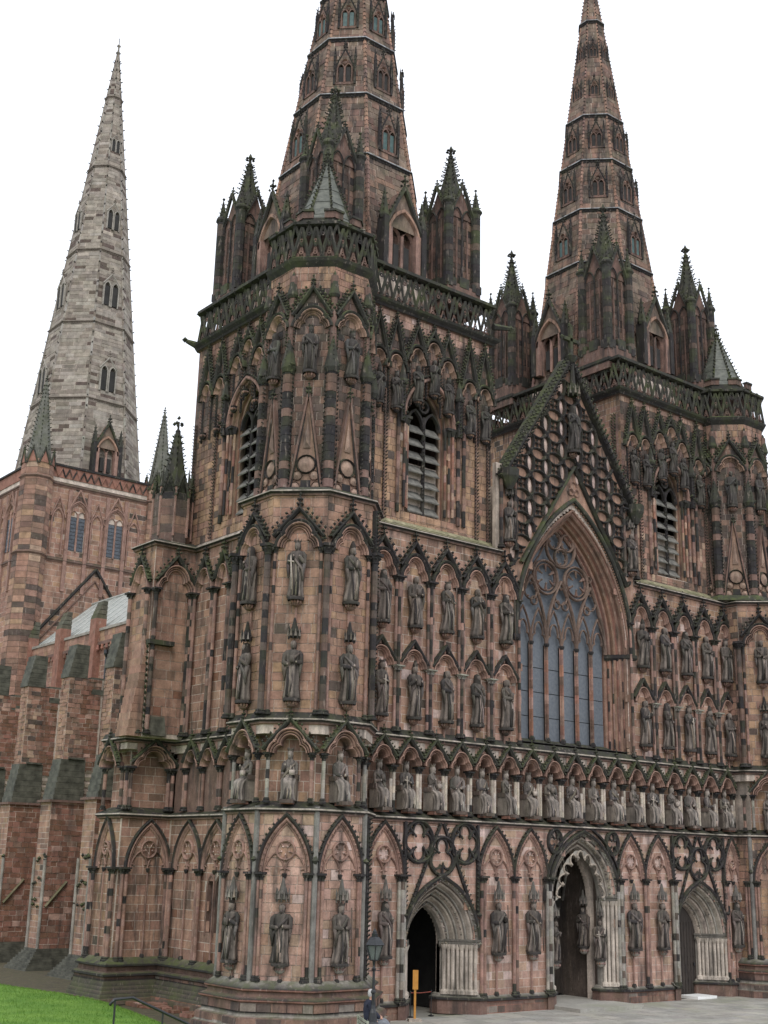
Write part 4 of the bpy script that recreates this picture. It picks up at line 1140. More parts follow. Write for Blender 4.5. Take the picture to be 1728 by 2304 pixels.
    R8 = lambda L: [(r * .84 * OCT, z - .22) for r, z in L]
    lathe(mb, c[0], c[1], R8([(1.98, 24.15), (2.18, 24.35), (2.24, 24.46), (2.1, 24.54), (1.3, 24.56)]), SOOTM, 8, P8)
    lathe(mb, c[0], c[1], R8([(1.9, 25.68), (2.2, 25.72), (2.2, 25.82), (1.7, 25.90), (1.55, 25.9), (1.55, 26.25), (1.3, 26.25), (1.2, 25.9)]), SOOTM, 8, P8)
    lathe(mb, c[0], c[1], R8([(1.5, 24.4), (1.5, 25.7)]), BROWN, 8, P8)
    for d in range(8):
        a = math.radians(d * 45); hw2 = 1.32 * math.tan(P8); fx, fy = face(c, 1.32, a)
        for s in (-hw2 + .16, hw2 - .16):
            x, y, z = WP(fx, fy, a, s, 0, 0)
            m2 = MB(); box(m2, -.19, .19, -.12, .03, 0, .24, BROWN); box(m2, -.21, .21, -.14, .08, .24, .32, SOOTM)
            V = np.concatenate(m2.v); ca, sa = math.cos(a), math.sin(a)
            V = np.stack([V[:, 0] * ca - V[:, 1] * sa + x, V[:, 0] * sa + V[:, 1] * ca + y, V[:, 2] + 26.0], 1)
            mb.add(V, [f for L in m2.f.values() for f in L], np.concatenate(m2.c))
    ent('parapet_rim', mb.mesh('parapet_rim'), CATH)
    mb = MB()
    Z = [26.0, 26.6, 27.2, 27.8, 28.4, 29.3]; r0, zt = 1.34, 29.3
    for za, zb in zip(Z[:-1], Z[1:]):
        ra, rb = r0 * (zt - za) / 3.3, r0 * (zt - zb) / 3.3
        lathe(mb, c[0], c[1], R8([(ra + .02, za), (rb + .0, zb)]), jit((.2, .2, .2, 0), .1), 8, P8)
    roof = ent('turret_roof', mb.mesh('turret_roof', (SLATE,)), CATH)
    mb = MB()
    for d in range(8):
        a = math.radians(d * 45 + 22.5); o = np.array([math.sin(a), -math.cos(a), 0])
        p0 = np.array([c[0], c[1], 25.9]) + o * r0 * .84 * OCT * .97; p1 = np.array([c[0], c[1], 29.05])
        tube(mb, [p0, p1], [.06, .03], SOOTM, 4); crockets(mb, p0, p1, o, .19, .075, SOOTM, .4)
    finial(mb, c[0], -c[1], 29.0, .5, SOOTM)
    ent('roof_rib', mb.mesh('roof_rib'), CATH)
def m_gusset(mb):
    SAND = (.26, .165, .12, .3); PALEP = (.33, .225, .175, .2)
    h = 3.4; w = .56
    for sg in (-1, 1):
        a, b = (sg * w, 0), (sg * .02, h)
        sweep(mb, [a, b] if sg < 0 else [b, a], [(-.04, 0), (-.03, .16), (.03, .16), (.04, 0)], BROWN)
        tube(mb, [(sg * (w - .06), -.1, .0), (sg * .1, -.10, h * .8)], .03, SOOT, 4)
    mb.add([(-w, -.06, 0), (w, -.06, 0), (0, -.06, h)], [[[0, 1, 2]]], SAND)
    for t, r in ((1.0, .30),):
        sweep(mb, circle(0, t, r, 16), [(-.03, .05), (0, .16), (.04, .05)], SOOT, True)
        blobc = SAND
        lathe(mb, 0, -.06, [(0, t - .01), (.01, t)], SAND, 4)
        mb.add([(math.cos(q) * r * .9, -.08 - .0, t + math.sin(q) * r * .9) for q in np.arange(12) / 12 * 6.283] + [(0, -.20, t)], [[[k, (k + 1) % 12, 12] for k in range(12)]], PALEP)
    for sg in (-1, 1):
        for t in (.25, .62):
            cx = sg * (.34 if t < .5 else .28)
            mb.add([(cx + math.cos(q) * .15, -.07, t + math.sin(q) * .17) for q in np.arange(8) / 8 * 6.283] + [(cx, -.16, t)], [[[k, (k + 1) % 8, 8] for k in range(8)]], jit(PALEP, .1))
            sweep(mb, circle(cx, t, .16, 10), [(-.02, .05), (0, .12), (.02, .05)], BROWN, True)
    box(mb, -.16, .16, .05, .09, .12, .46, SOOT)
    mb.add([(-.13, -.1, 1.55), (.13, -.1, 1.55), (0, -.2, 1.75), (0, -.1, 2.6)], [[[0, 1, 2], [0, 2, 3], [1, 3, 2]]], PALEP)
    finial(mb, 0, .15, h - .05, .4, SOOTM)
def m_angbut(mb):
    z = 0
    while z < 4.3:
        dz = min(random.uniform(.24, .34), 4.3 - z); lathe(mb, 0, -.04, [(.19, z), (.19, z + dz - .015), (.16, z + dz)], jit(random.choice((SOOT, SOOT, BROWN)), .25), 8); z += dz
    for s in (-.22, .22): crockets(mb, (s, -.06, .3), (s, -.06, 4.2), (0, -1, 0), .15, .05, SOOT, .4)
    lathe(mb, 0, -.06, [(.2, 4.2), (.27, 4.35), (.25, 4.5), (.12, 5.1), (.03, 5.6)], SOOTM, 8)
    for k in range(14): blob(mb, (random.uniform(-.22, .22), -.1 + random.uniform(-.15, .1), 4.3 + random.uniform(-.1, .2)), .075, SOOTM)
    crockets(mb, (0, -.22, 4.5), (0, -.08, 5.5), (0, -1, 0), .15, .05, SOOTM)
    finial(mb, 0, .05, 5.5, .3, SOOTM)
    lathe(mb, 0, 0, [(.13, 4.4), (.13, 7.7)], BROWN, 8)
    for s in (-.15, .15): crockets(mb, (s, -.04, 5.0), (s, -.04, 7.0), (0, -1, 0), .13, .045, SOOTM, .4)
    lathe(mb, 0, -.02, [(.14, 6.9), (.2, 7.0), (.18, 7.1), (.05, 7.8), (.0, 7.9)], SOOTM, 8)
def m_lattice(L, H=1.25):
    def f(mb):
        n = max(2, round(L / .56)); p = L / n
        for i in range(n):
            x = -L / 2 + p * (i + .5)
            for q in (-1, 1):
                tube(mb, [(x + q * p * .55, -.02, -.02), (x, -.03, H * .86)], .065, SOOTM, 4, False)
                tube(mb, [(x + q * p * .5, -.0, H * .98), (x, -.01, H * .30)], .05, SOOTM, 4, False)
                tube(mb, [(x + q * p * .22, .0, 0), (x, .0, H * .32)], .03, BROWN, 4, False)
            for dx, t in ((0, H * .48), (p * .5, H * .68), (p * .5, H * .18), (0, H * .12)):
                if abs(x + dx) > L / 2: continue
                k = 5; mb_c = (x + dx, t); sweep(mb, circle(mb_c[0], mb_c[1], p * .11, 6), [(-.018, 0), (-.018, .03), (.022, .03), (.022, 0)], BROWN if random.random() < .4 else SOOT, True)
            blob(mb, (x - p * .5, -.10, H * 1.0), .09, SOOTM)
        box(mb, -L / 2 - .02, L / 2 + .02, -.12, -.04, 0, H * .14, BROWN)
    return f
turret_faces(TN, (-90, -45, 0, 45), 'left')
turret_faces(TS, (-45, 0), 'right')

# ================================================================== NORTH SIDE OF THE LEFT TOWER
NA = math.radians(-90)
def NW(y, z, n=0): return (-12.0 - n, y, z)
ashlar((-11.98, 0, 0), NA, -8.15, -2.4, 1.4, 6.0, 'north', .3, .5, lambda s, t: any(abs(-s - c) < hw_at(.24, .4, t - 3.75) for c in (4.72, 5.22) if t > 2.2))
ashlar((-11.6, 0, 0), NA, -8.15, -2.4, 6.35, 8.3, 'north', .3, .5)
ashlar((-11.98, 0, 0), NA, -7.6, -2.4, 8.8, 15.65, 'north', .31, .5)
ashlar((-11.98, 8.25, 0), 0, -1.9, 0, 1.4, 6.0, 'north', .3, .5); ashlar((-11.98, 8.65, 0), 0, -1.5, 0, 6.35, 8.3, 'north', .3, .5); ashlar((-11.98, 7.62, 0), 0, -1.7, 0, 8.9, 15.65, 'north', .31, .5)
ashlar((-13.9, 0, 0), NA, -9.9, -8.3, 1.4, 6.0, 'mid', .3, .45); ashlar((-13.5, 0, 0), NA, -9.9, -8.7, 6.35, 8.3, 'north', .3, .45); ashlar((-13.69, 0, 0), NA, -9.2, -7.65, 8.9, 15.65, 'mid', .31, .4)
for y in (4.95, 6.80): arcade_bay(CATH, -12, 0, NA, -y, .72, plain=True, foot=1.4)
for y, pr in ((4.02, 2), (5.87, 2), (7.78, 2)): column(CATH, NW(y, 1.3), NA, 3.05, .065, pr, .08, CARV)
arcade_bay(CATH, 0, 8.23, 0, -12.78, .66, plain=True, foot=1.4); arcade_bay(CATH, -13.93, 0, NA, -9.1, .48, plain=True, foot=1.4)
for x in (-13.72, -12.02): column(CATH, (x, 8.2, 1.3), 0, 3.05, .07, 2, .1, CARV)
for y in (8.32, 9.8): column(CATH, (-13.95, y, 1.3), NA, 3.05, .07, 2, .4, CARV)
ly = (3.15, 4.35, 5.55, 6.75, 7.75)
for y in (3.4, 4.55, 5.7, 6.85):
    niche(CATH, NW(y, 7.75), NA, .33, .46, .95, .56, CARV, SOOTM, depth=.3, fill=.9, step=.15, cr=.05, gdrop=.2)
for y in (3.25, 4.35, 5.45, 6.75):
    niche(CATH, NW(y, 14.05), NA, .31 if y < 6 else .44, .66, 1.3, .55, CARV, SOOTM, depth=.02, step=.2, cr=.08, gdrop=.35, fr=.22)
for y in (2.85, 4.0, 5.12, 6.28, 7.42): column(CATH, (-11.85, y, 6.28), NA, 1.47, .06, 2, .2, CARV)
for y in (2.72, 3.8, 4.9, 6.0, 7.45): column(CATH, NW(y, 8.85), NA, 5.2, .065, 3, .30, CARV)
for y in (2.72, 3.8, 4.9, 6.0, 7.45): blob(MB(), (0, 0, 0), .1, SOOT)
niche(CATH, (-12.85, 8.2, 7.75), 0, .62, .56, 1.0, .93, CARV, SOOTM, depth=.3, fill=.9, step=.18, cr=.06, gdrop=.12); niche(CATH, (-13.95, 9.25, 7.75), NA, .45, .54, 1.0, .75, CARV, SOOTM, depth=.3, fill=.9, step=.18, cr=.06, gdrop=.12)
niche(CATH, (-12.82, 7.6, 14.05), 0, .58, .75, 1.3, .82, CARV, SOOTM, depth=.02, step=.2, cr=.08, gdrop=.3, fr=.22); niche(CATH, (-13.7, 8.4, 14.05), NA, .45, .75, 1.3, .7, CARV, SOOTM, depth=.02, step=.2, cr=.08, gdrop=.3, fr=.22)
for x in (-13.75, -12.1): column(CATH, (x, 8.35, 6.28), 0, 1.47, .07, 2, .4, CARV); column(CATH, (min(x, -12.2) + (.14 if x < -13 else 0), 7.62, 8.85), 0, 5.2, .085, 1, .6, CARV)
for y in (8.4, 9.7): column(CATH, (-13.8, y, 6.28), NA, 1.47, .07, 1, .4, CARV)
for y in (7.75, 9.05): column(CATH, (-13.7, y, 8.85), NA, 5.2, .08, 1, .5, CARV)
for y in (4.69, 5.21):
    w = ent('lancet_window', comp('lancetf', lambda m: sweep(m, [(-.2, -1.5), (-.2, 0)] + parch(.2, .36, 5)[1:-1] + [(.2, 0), (.2, -1.5)], [(0, -.25), (0, 0), (.05, .03), (.09, 0)], BROWN)), CATH, (-12, y, 3.75), NA)
    ent('pane', comp('lanp', lambda m: box(m, -.2, .2, -.2, -.18, -1.5, .3, (0, 0, 0, 0)), (DGLASS,)), w, (0, 0, 0))
    ent('lead_came', comp('lanc', lambda m: [box(m, -.2, .2, -.18, -.165, -1.5 + k * .2, -1.485 + k * .2, (0, 0, 0, 0)) for k in range(9)] + [box(m, -.01, .01, -.18, -.165, -1.5, .3, (0, 0, 0, 0))] and None, (IRON,)), w, (0, 0, 0))
NP = [(-14.0, 10.0), (-13.95, 8.2), (-12.0, 8.2), (-12.0, 2.3)]
NPP = [(-.1, 0), (.66, 0), (.66, .18), (.60, .20), (.58, .30), (.54, .31), (.51, .42), (.47, .43), (.44, .54), (.40, .55), (.36, .68), (.34, .72), (.34, .82), (.44, .86), (.44, .93), (.20, 1.0), (.20, 1.12), (.34, 1.16), (.34, 1.22), (.04, 1.42), (-.05, 1.42)]
plan_part('plinth', NP, NPP, [(.095, .09, .06, .9), (.12, .10, .075, .8), (.15, .105, .08, .6), (.06, .055, .045, .8), (.10, .09, .065, .9), (.045, .04, .035, .8), (.11, .09, .07, .8), (.045, .04, .035, .8), (.10, .085, .065, .8), (.045, .04, .035, .8), (.09, .08, .06, .8), SOOT, BROWN, SOOT, SOOTM, BROWN, BROWN, SOOT, SOOTM, (.13, .12, .08, .9), (.13, .12, .08, .9)])
ashlar((-12.62, 0, 0), NA, -8.8, -2.6, .02, .22, 'red', .11, .3, proud=.03); ashlar((-12.36, 0, 0), NA, -8.5, -2.6, .73, .83, 'base', .12, .5)
# sloped weathering on the buttress flank
mb = MB()
for k in range(7):
    t0 = 8.8 + k * .24; n0 = .52 - k * .065
    prism(mb, -.95, .0, [(-.2, t0), (n0, t0), (n0 - .06, t0 + .24), (-.2, t0 + .24)], jit((.10, .11, .10, .3), .1))
ent('slate_weathering', mb.mesh('slate_weathering', (GSLATE,)), CATH, (-12.85, 7.95, 0), 0, scale=(.85, 1, 1))
mb = MB()
crockets(mb, (-13.75, 7.4, 8.9), (-13.75, 7.55, 12.0), (-.6, -.6, 0), .2, .08, SOOTM)
for j in range(12):
    t0 = 8.75 + j * .28; e = .55 * (1 - j / 12.5)
    box(mb, -13.72 - e, -13.72, -8.5, -7.66, t0, t0 + .27, pal('north'))
box(mb, -13.8, -12.8, -7.65, -7.35, 12.0, 12.16, SOOTM)
ent('buttress_offset', mb.mesh('buttress_offset'), CATH)

# ================================================================== BELFRY STAGE
def m_louvres(hw, h):
    def f(mb):
        for k in range(int(h / .36)):
            t = .08 + k * .36; prism(mb, -hw, hw, [(-.28, t + .25), (-.26, t + .28), (.10, t + .03), (.08, t)], (.2, .2, .2, 0))
    return f
def m_belfry_arch(mb):
    P = [(-.8, -3.5), (-.8, 0)] + parch(.8, 1.3, 10)[1:-1] + [(.8, 0), (.8, -3.5)]
    pr = [(0, -.5), (0, -.3), (.05, -.26), (.10, -.28), (.12, -.16), (.18, -.12), (.22, -.14), (.24, -.02), (.3, .02), (.34, .0)]
    sweep(mb, P, pr, [SOOT] + [jit(random.choice((SAND, CARV, ROSE)), .15) for _ in range(9)])
    sweep(mb, parch(1.12, 1.62, 10), [(0, 0), (0, .10), (.04, .16), (.12, .16), (.15, .0)], jit(CARV, .1))
    Q = parch(1.30, 1.85, 14)
    for i in range(len(Q) - 1):
        for q in (0, .33, .66):
            blob(mb, (Q[i][0] + (Q[i + 1][0] - Q[i][0]) * q, -.12, Q[i][1] + (Q[i + 1][1] - Q[i][1]) * q), .06, SOOT)
    for sg in (-1, 1):
        sweep(mb, [(x + sg * .4, y - .1) for x, y in parch(.38, .62, 6)], [(-.05, -.35), (-.04, -.22), (.04, -.22), (.05, -.35)], SOOT)
    sweep(mb, circle(0, .72, .22, 10), [(-.05, -.35), (-.04, -.22), (.04, -.22), (.05, -.35)], SOOT, True)
    tube(mb, [(0, .24, -3.5), (0, .24, .3)], .07, SOOT, 6)
    crockets(mb, (-.04, .18, -3.0), (-.04, .18, -.1), (0, -1, 0), .14, .045, SOOT, .3)
    for sg in (-1, 1):
        for k in range(3):
            x, y = sg * (.90 + k * .125), .06 - k * .07; z = -3.35
            while z < -.3:
                dz = min(random.uniform(.26, .36), -.25 - z); lathe(mb, x, y, [(.052, z), (.052, z + dz - .012), (.045, z + dz)], jit(random.choice((SAND, CARV, SOOT, ROSE)), .2), 7); z += dz
            lathe(mb, x, y, [(.05, -.28), (.11, -.1), (.12, 0), (.05, .02)], SOOT, 7)
    box(mb, -1.32, -.85, -.1, .16, -.06, .04, SOOT); box(mb, .85, 1.32, -.1, .16, -.06, .04, SOOT)
    for x in (-1.42, 1.44, 1.72):
        z = -3.6
        while z < .1:
            dz = min(random.uniform(.26, .36), .15 - z); lathe(mb, x, -.06, [(.075, z), (.075, z + dz - .012), (.065, z + dz)], jit(random.choice((SOOT, SOOT, BROWN, CARV)), .2), 7); z += dz
        lathe(mb, x, -.07, [(.07, .05), (.14, .2), (.15, .3), (.05, .32)], SOOT, 7)
    # sloping sill
    mb.add([(-1.3, -.02, -3.75), (1.3, -.02, -3.75), (.85, .4, -3.45), (-.85, .4, -3.45)], [[[0, 1, 2, 3]]], GREYB)
def belfry_face(org, a, L, wc, which, full=True):
    """one belfry wall; org = wall point of s=0; s runs 0..L; wc = s of the opening"""
    H = [(wc, 1.05, 16.55, 20.1, 1.6)]
    ox, oy = org
    ashlar((ox, oy, 0), a, 0, L, 16.0, 24.1, lambda s, t: (('clean' if which == 'W' else 'umber') if t > 23.65 else 'sooty' if t > 20.3 else ('high' if org[0] < 0 else 'umber')), .26, .30, inhole(H, .05))
    o = ent('belfry_window', comp('belfarch', m_belfry_arch), CATH, WP(ox, oy, a, wc, 0, 20.1), a)
    for sg in (-1, 1):
        for k in range(7):
            ent('louvre', comp('louvre', lambda m: prism(m, -.34, .34, [(-.26, .36), (-.24, .39), (.08, .02), (.06, -.02)], (.2, .2, .2, 0)), (LOUV,)), o, (sg * .39, .24, -3.38 + k * .50))
    xs = [wc + d for d in ((-2.42, -1.62, -.62, .16, .86, 1.96, 2.74) if which == 'W' else (-2.9, -1.9, -.75, 0, .75, 1.9, 2.8))]
    for i, s in enumerate(xs):
        if not (0.3 < s < L - .2): continue
        z = (21.75, 21.75, 22.25, 22.7, 22.15, 21.6, 21.55)[i]; w = .27
        niche(CATH, WP(ox, oy, a, s, 0, z), a, w, .46, round(23.75 - z, 2), .42, SAND, SOOTM, name='round_niche', depth=.02, step=.13, cr=.075, gdrop=.35, fr=.17, hood=1)
        fz = z - 1.45
        ent('corbel', comp(('corbel', 3), m_corbel(SOOT, .13)), CATH, WP(ox, oy, a, s, 0, fz - .2), a)
        for q in (-w - .03, w + .03):
            ent('crocket_strip', comp('cstrip', m_cstrip), CATH, WP(ox, oy, a, s + q, 0, z - 1.7), a)
        if full: yield (s, fz)
    for s, z0, z1 in ((wc - 1.35, 20.3, 23.3), (wc + 1.38, 20.3, 23.3)):
        if 0 < s < L: ent('pinnacle_shaft', comp('pshaft', m_pshaft), CATH, WP(ox, oy, a, s, .04, 20.25), a)
    for s in (wc - 2.02, wc + 2.35, .12, L - .12):
        if 0 < s < L: ent('crocket_strip', comp('cstripL', lambda m: (box(m, -.04, .04, 0, .06, 0, 4.9, BROWN), crockets(m, (-.05, -.06, 0), (-.05, -.06, 4.9), (-.3, -1, 0), .13, .045, SOOT, .4), crockets(m, (.05, -.06, 0), (.05, -.06, 4.9), (.3, -1, 0), .13, .045, SOOT, .4)) and None), CATH, WP(ox, oy, a, s, 0, 16.0), a)
def m_cstrip(mb):
    box(mb, -.03, .03, 0, .07, 0, 1.75, SOOT); crockets(mb, (0, -.08, 0), (0, -.08, 1.75), (0, -1, 0), .12, .045, BROWN, .4)
def m_pshaft(mb):
    box(mb, -.09, .09, 0, .2, -.4, 1.1, SOOT); crockets(mb, (0, -.2, -.4), (0, -.2, 1.1), (0, -1, 0), .14, .05, SOOTM)
    lathe(mb, 0, -.12, [(.15, 1.0), (.19, 1.1), (.15, 1.2), (.03, 1.8)], SOOTM, 6)
    for k in range(16): blob(mb, (random.uniform(-.2, .2), -.15 + random.uniform(-.12, .05), random.choice((0.0, 1.15)) + random.uniform(-.12, .15)), .07, SOOTM)
    finial(mb, 0, .12, 1.75, .3, SOOTM)
for which, xo in (('left', -10.15), ('right', 3.8)):
    wc = (-6.85 - xo) if which == 'left' else (6.85 - xo)
    side = [s for s in belfry_face((xo, .5), 0, (10.15 - 3.8), wc, 'W')]
    for j, (s, fz) in enumerate(side):
        statue('%s small sooty figure from the left, high on the %s tower front' % (ORD[j], which), (xo + s, .36, fz), 0, 1.35, (j * 5 + (3 if which == 'left' else 8)) % 16, group='high belfry statues of the %s tower' % which)
    if which == 'left':
        for _ in belfry_face((-11.9, 8.5), NA, 7.2, 8.5 - 4.75, 'N', True): pass
    else:
        for s, z in ((8.2, 0), ): ashlar((3.8, 8.4, 0), NA, 0, 7.9, 18, 24.1, 'high', .28, .34)
        mb = MB(); box(mb, -.12, .12, 0, .12, 18.5, 23.2, BROWN); crockets(mb, (-.05, -.15, 18.5), (-.05, -.15, 23.2), (0, -1, 0), .14, .06, SOOTM); crockets(mb, (.1, -.15, 18.5), (.1, -.15, 23.2), (0, -1, 0), .14, .06, SOOTM); ent('crocket_strip', mb.mesh('crocket_strip'), CATH, (3.8, .75, 0), NA)
    a, b = (-11.95, -3.72) if which == 'left' else (3.72, 11.95)
    rect = [(a, 8.65), (a, .45), (b, .45), (b, 8.65)]
    plan_part('cornice', rect + [rect[0]], [(-.05, 24.02), (.08, 24.05), (.12, 24.12), (.24, 24.22), (.28, 24.30), (.0, 24.40), (-.3, 24.42)], [CARV, SOOT, SOOT, SOOTM, SOOTM, SOOTM, SOOTM])
    plan_part('parapet_rim', rect + [rect[0]], [(-.1, 25.62), (.14, 25.64), (.14, 25.76), (.0, 25.82), (-.22, 25.80), (-.22, 25.62)], SOOTM)
    ent('lattice_parapet', comp(('lat', 8.2), m_lattice(8.2)), CATH, ((a + b) / 2, .47, 24.42), 0)
    ent('lattice_parapet', comp(('lat', 8.2), m_lattice(8.2)), CATH, (a + .02, 4.55, 24.42), NA)
    mb = MB(); tube(mb, [(a - .1, 8.6, 24.3), (a - .5, 8.75, 24.42)], [.15, .08], SOOTM, 6); blob(mb, (a - .55, 8.78, 24.47), .14, SOOTM); ent('gargoyle', mb.mesh('gargoyle'), CATH)
    if which == 'left':
        mb = MB(); tube(mb, [(b + .1, .45, 24.9), (b + .9, .3, 25.0)], [.14, .08], SOOTM, 6); blob(mb, (b + .9, .3, 25.0), .15, SOOTM); ent('gargoyle', mb.mesh('gargoyle'), CATH)

# ================================================================== PINNACLES
def m_pinnacle(mb):
    hb, hs = .86, .72
    box(mb, -hb, hb, -hb, hb, -.4, .72, BROWN)
    for sx, sy, r in ((0, 1, 0), (0, -1, 0), (1, 0, 1), (-1, 0, 1)):
        for k, q in enumerate((-.66, 0, .66)):
            t = .72 + (.25 if k == 1 else .12)
            if r: box(mb, sx * (hb - .06) - .08, sx * (hb - .06) + .08, q - .24, q + .24, .6, t + .1, SOOTM)
            else: box(mb, q - .24, q + .24, sy * (hb - .06) - .08, sy * (hb - .06) + .08, .6, t + .1, SOOTM)
    box(mb, -hb - .05, hb + .05, -hb - .05, hb + .05, -.05, .08, SOOTM)
    # coursed body
    z = .6
    while z < 4.6:
        dz = min(random.uniform(.24, .34), 4.6 - z)
        for sx, sy in ((0, 1), (0, -1), (1, 0), (-1, 0)):
            q = -hs + .12
            while q < hs - .12:
                wq = min(random.uniform(.25, .5), hs - .12 - q); c = pal('dark')
                e = .008
                if sy: box(mb, q + e, q + wq - e, sy * (hs - .12) - .05, sy * (hs - .12) + .01, z + e, z + dz - e, c)
                else: box(mb, sx * (hs - .12) - .05, sx * (hs - .12) + .01, q + e, q + wq - e, z + e, z + dz - e, c)
                q += wq
        z += dz
    box(mb, -hs + .16, hs - .16, -hs + .16, hs - .16, .3, 4.6, MIDP)
    for sx in (-1, 1):
        for sy in (-1, 1):
            x, y = sx * hs, sy * hs; z = .5
            while z < 4.5:
                dz = min(random.uniform(.26, .36), 4.5 - z); lathe(mb, x, y, [(.20, z), (.20, z + dz - .012), (.17, z + dz)], jit(random.choice((SOOTM, SOOTM, UMB, SOOT)), .2), 8, P8); z += dz
            lathe(mb, x, y, [(.2, 4.4), (.27, 4.5), (.26, 4.58), (.16, 4.7), (.02, 5.55)], SOOTM, 8)
            for d in range(4): a = d * 1.57 + .78; crockets(mb, (x + math.cos(a) * .16, y + math.sin(a) * .16, 4.65), (x, y, 5.45), (math.cos(a), math.sin(a), 0), .17, .045, SOOTM)
            blob(mb, (x, y, 5.62), .08, SOOTM)
    for a in range(4):
        an = a * math.pi / 2; ca, sa = math.cos(an), math.sin(an)
        def R(s, n, t): return (s * ca + n * sa, s * sa - n * ca, t)
        for s in (-.28, .0, .28):
            tube(mb, [R(s, hs - .02, .8), R(s, hs - .02, 3.9)], .04, SOOT if s == 0 else BROWN, 5)
        for s in (-.27, .27):
            pts = [(x * .55 + s, z) for x, z in parch(.5, .62, 5)]
            for p, q in zip(pts[:-1], pts[1:]): tube(mb, [R(p[0], hs, 3.8 + p[1]), R(q[0], hs, 3.8 + q[1])], .04, SOOT, 4, False)
        for sg in (-1, 1):
            tube(mb, [R(sg * .66, hs + .02, 4.0), R(0, hs + .04, 5.55)], .075, SOOTM, 5)
            crockets(mb, R(sg * .6, hs + .06, 4.2), R(sg * .05, hs + .06, 5.45), R(sg * .8, .3, .4), .16, .06, SOOTM)
        mb.add([R(-.6, hs - .06, 4.0), R(.6, hs - .06, 4.0), R(0, hs - .06, 5.4)], [[[0, 1, 2]]], BROWN)
        finial(mb, R(0, hs, 0)[0], -R(0, hs, 0)[1], 5.5, .36, SOOTM)
    lathe(mb, 0, 0, [(.66, 4.5), (.46, 5.5), (.34, 6.0), (.14, 7.0), (.04, 7.6)], SOOTM, 8, P8)
    for d in range(8):
        a = d * math.pi / 4 + P8; crockets(mb, (math.cos(a) * .42, math.sin(a) * .42, 5.7), (math.cos(a) * .06, math.sin(a) * .06, 7.35), (math.cos(a), math.sin(a), 0), .24, .07, SOOTM)
    lathe(mb, 0, 0, [(.05, 7.3), (.12, 7.36), (.05, 7.42), (.05, 7.55), (.1, 7.7), (.02, 7.9)], SOOTM, 6)
    for k in range(6): a = k * 1.05; blob(mb, (math.cos(a) * .15, math.sin(a) * .15, 7.62), .085, SOOTM)
for cx in (-7.75, 7.75):
    for dx in (-2.95, 2.95):
        for dy in (-2.95, 2.95):
            ent('pinnacle', comp('pinn', m_pinnacle), CATH, (cx + dx - (.35 if cx > 0 else 0), 4.65 + dy, 25.75), scale=(1, 1, .915 if cx < 0 and not (dx < 0 and dy < 0) else .94 if cx < 0 else 1.02))

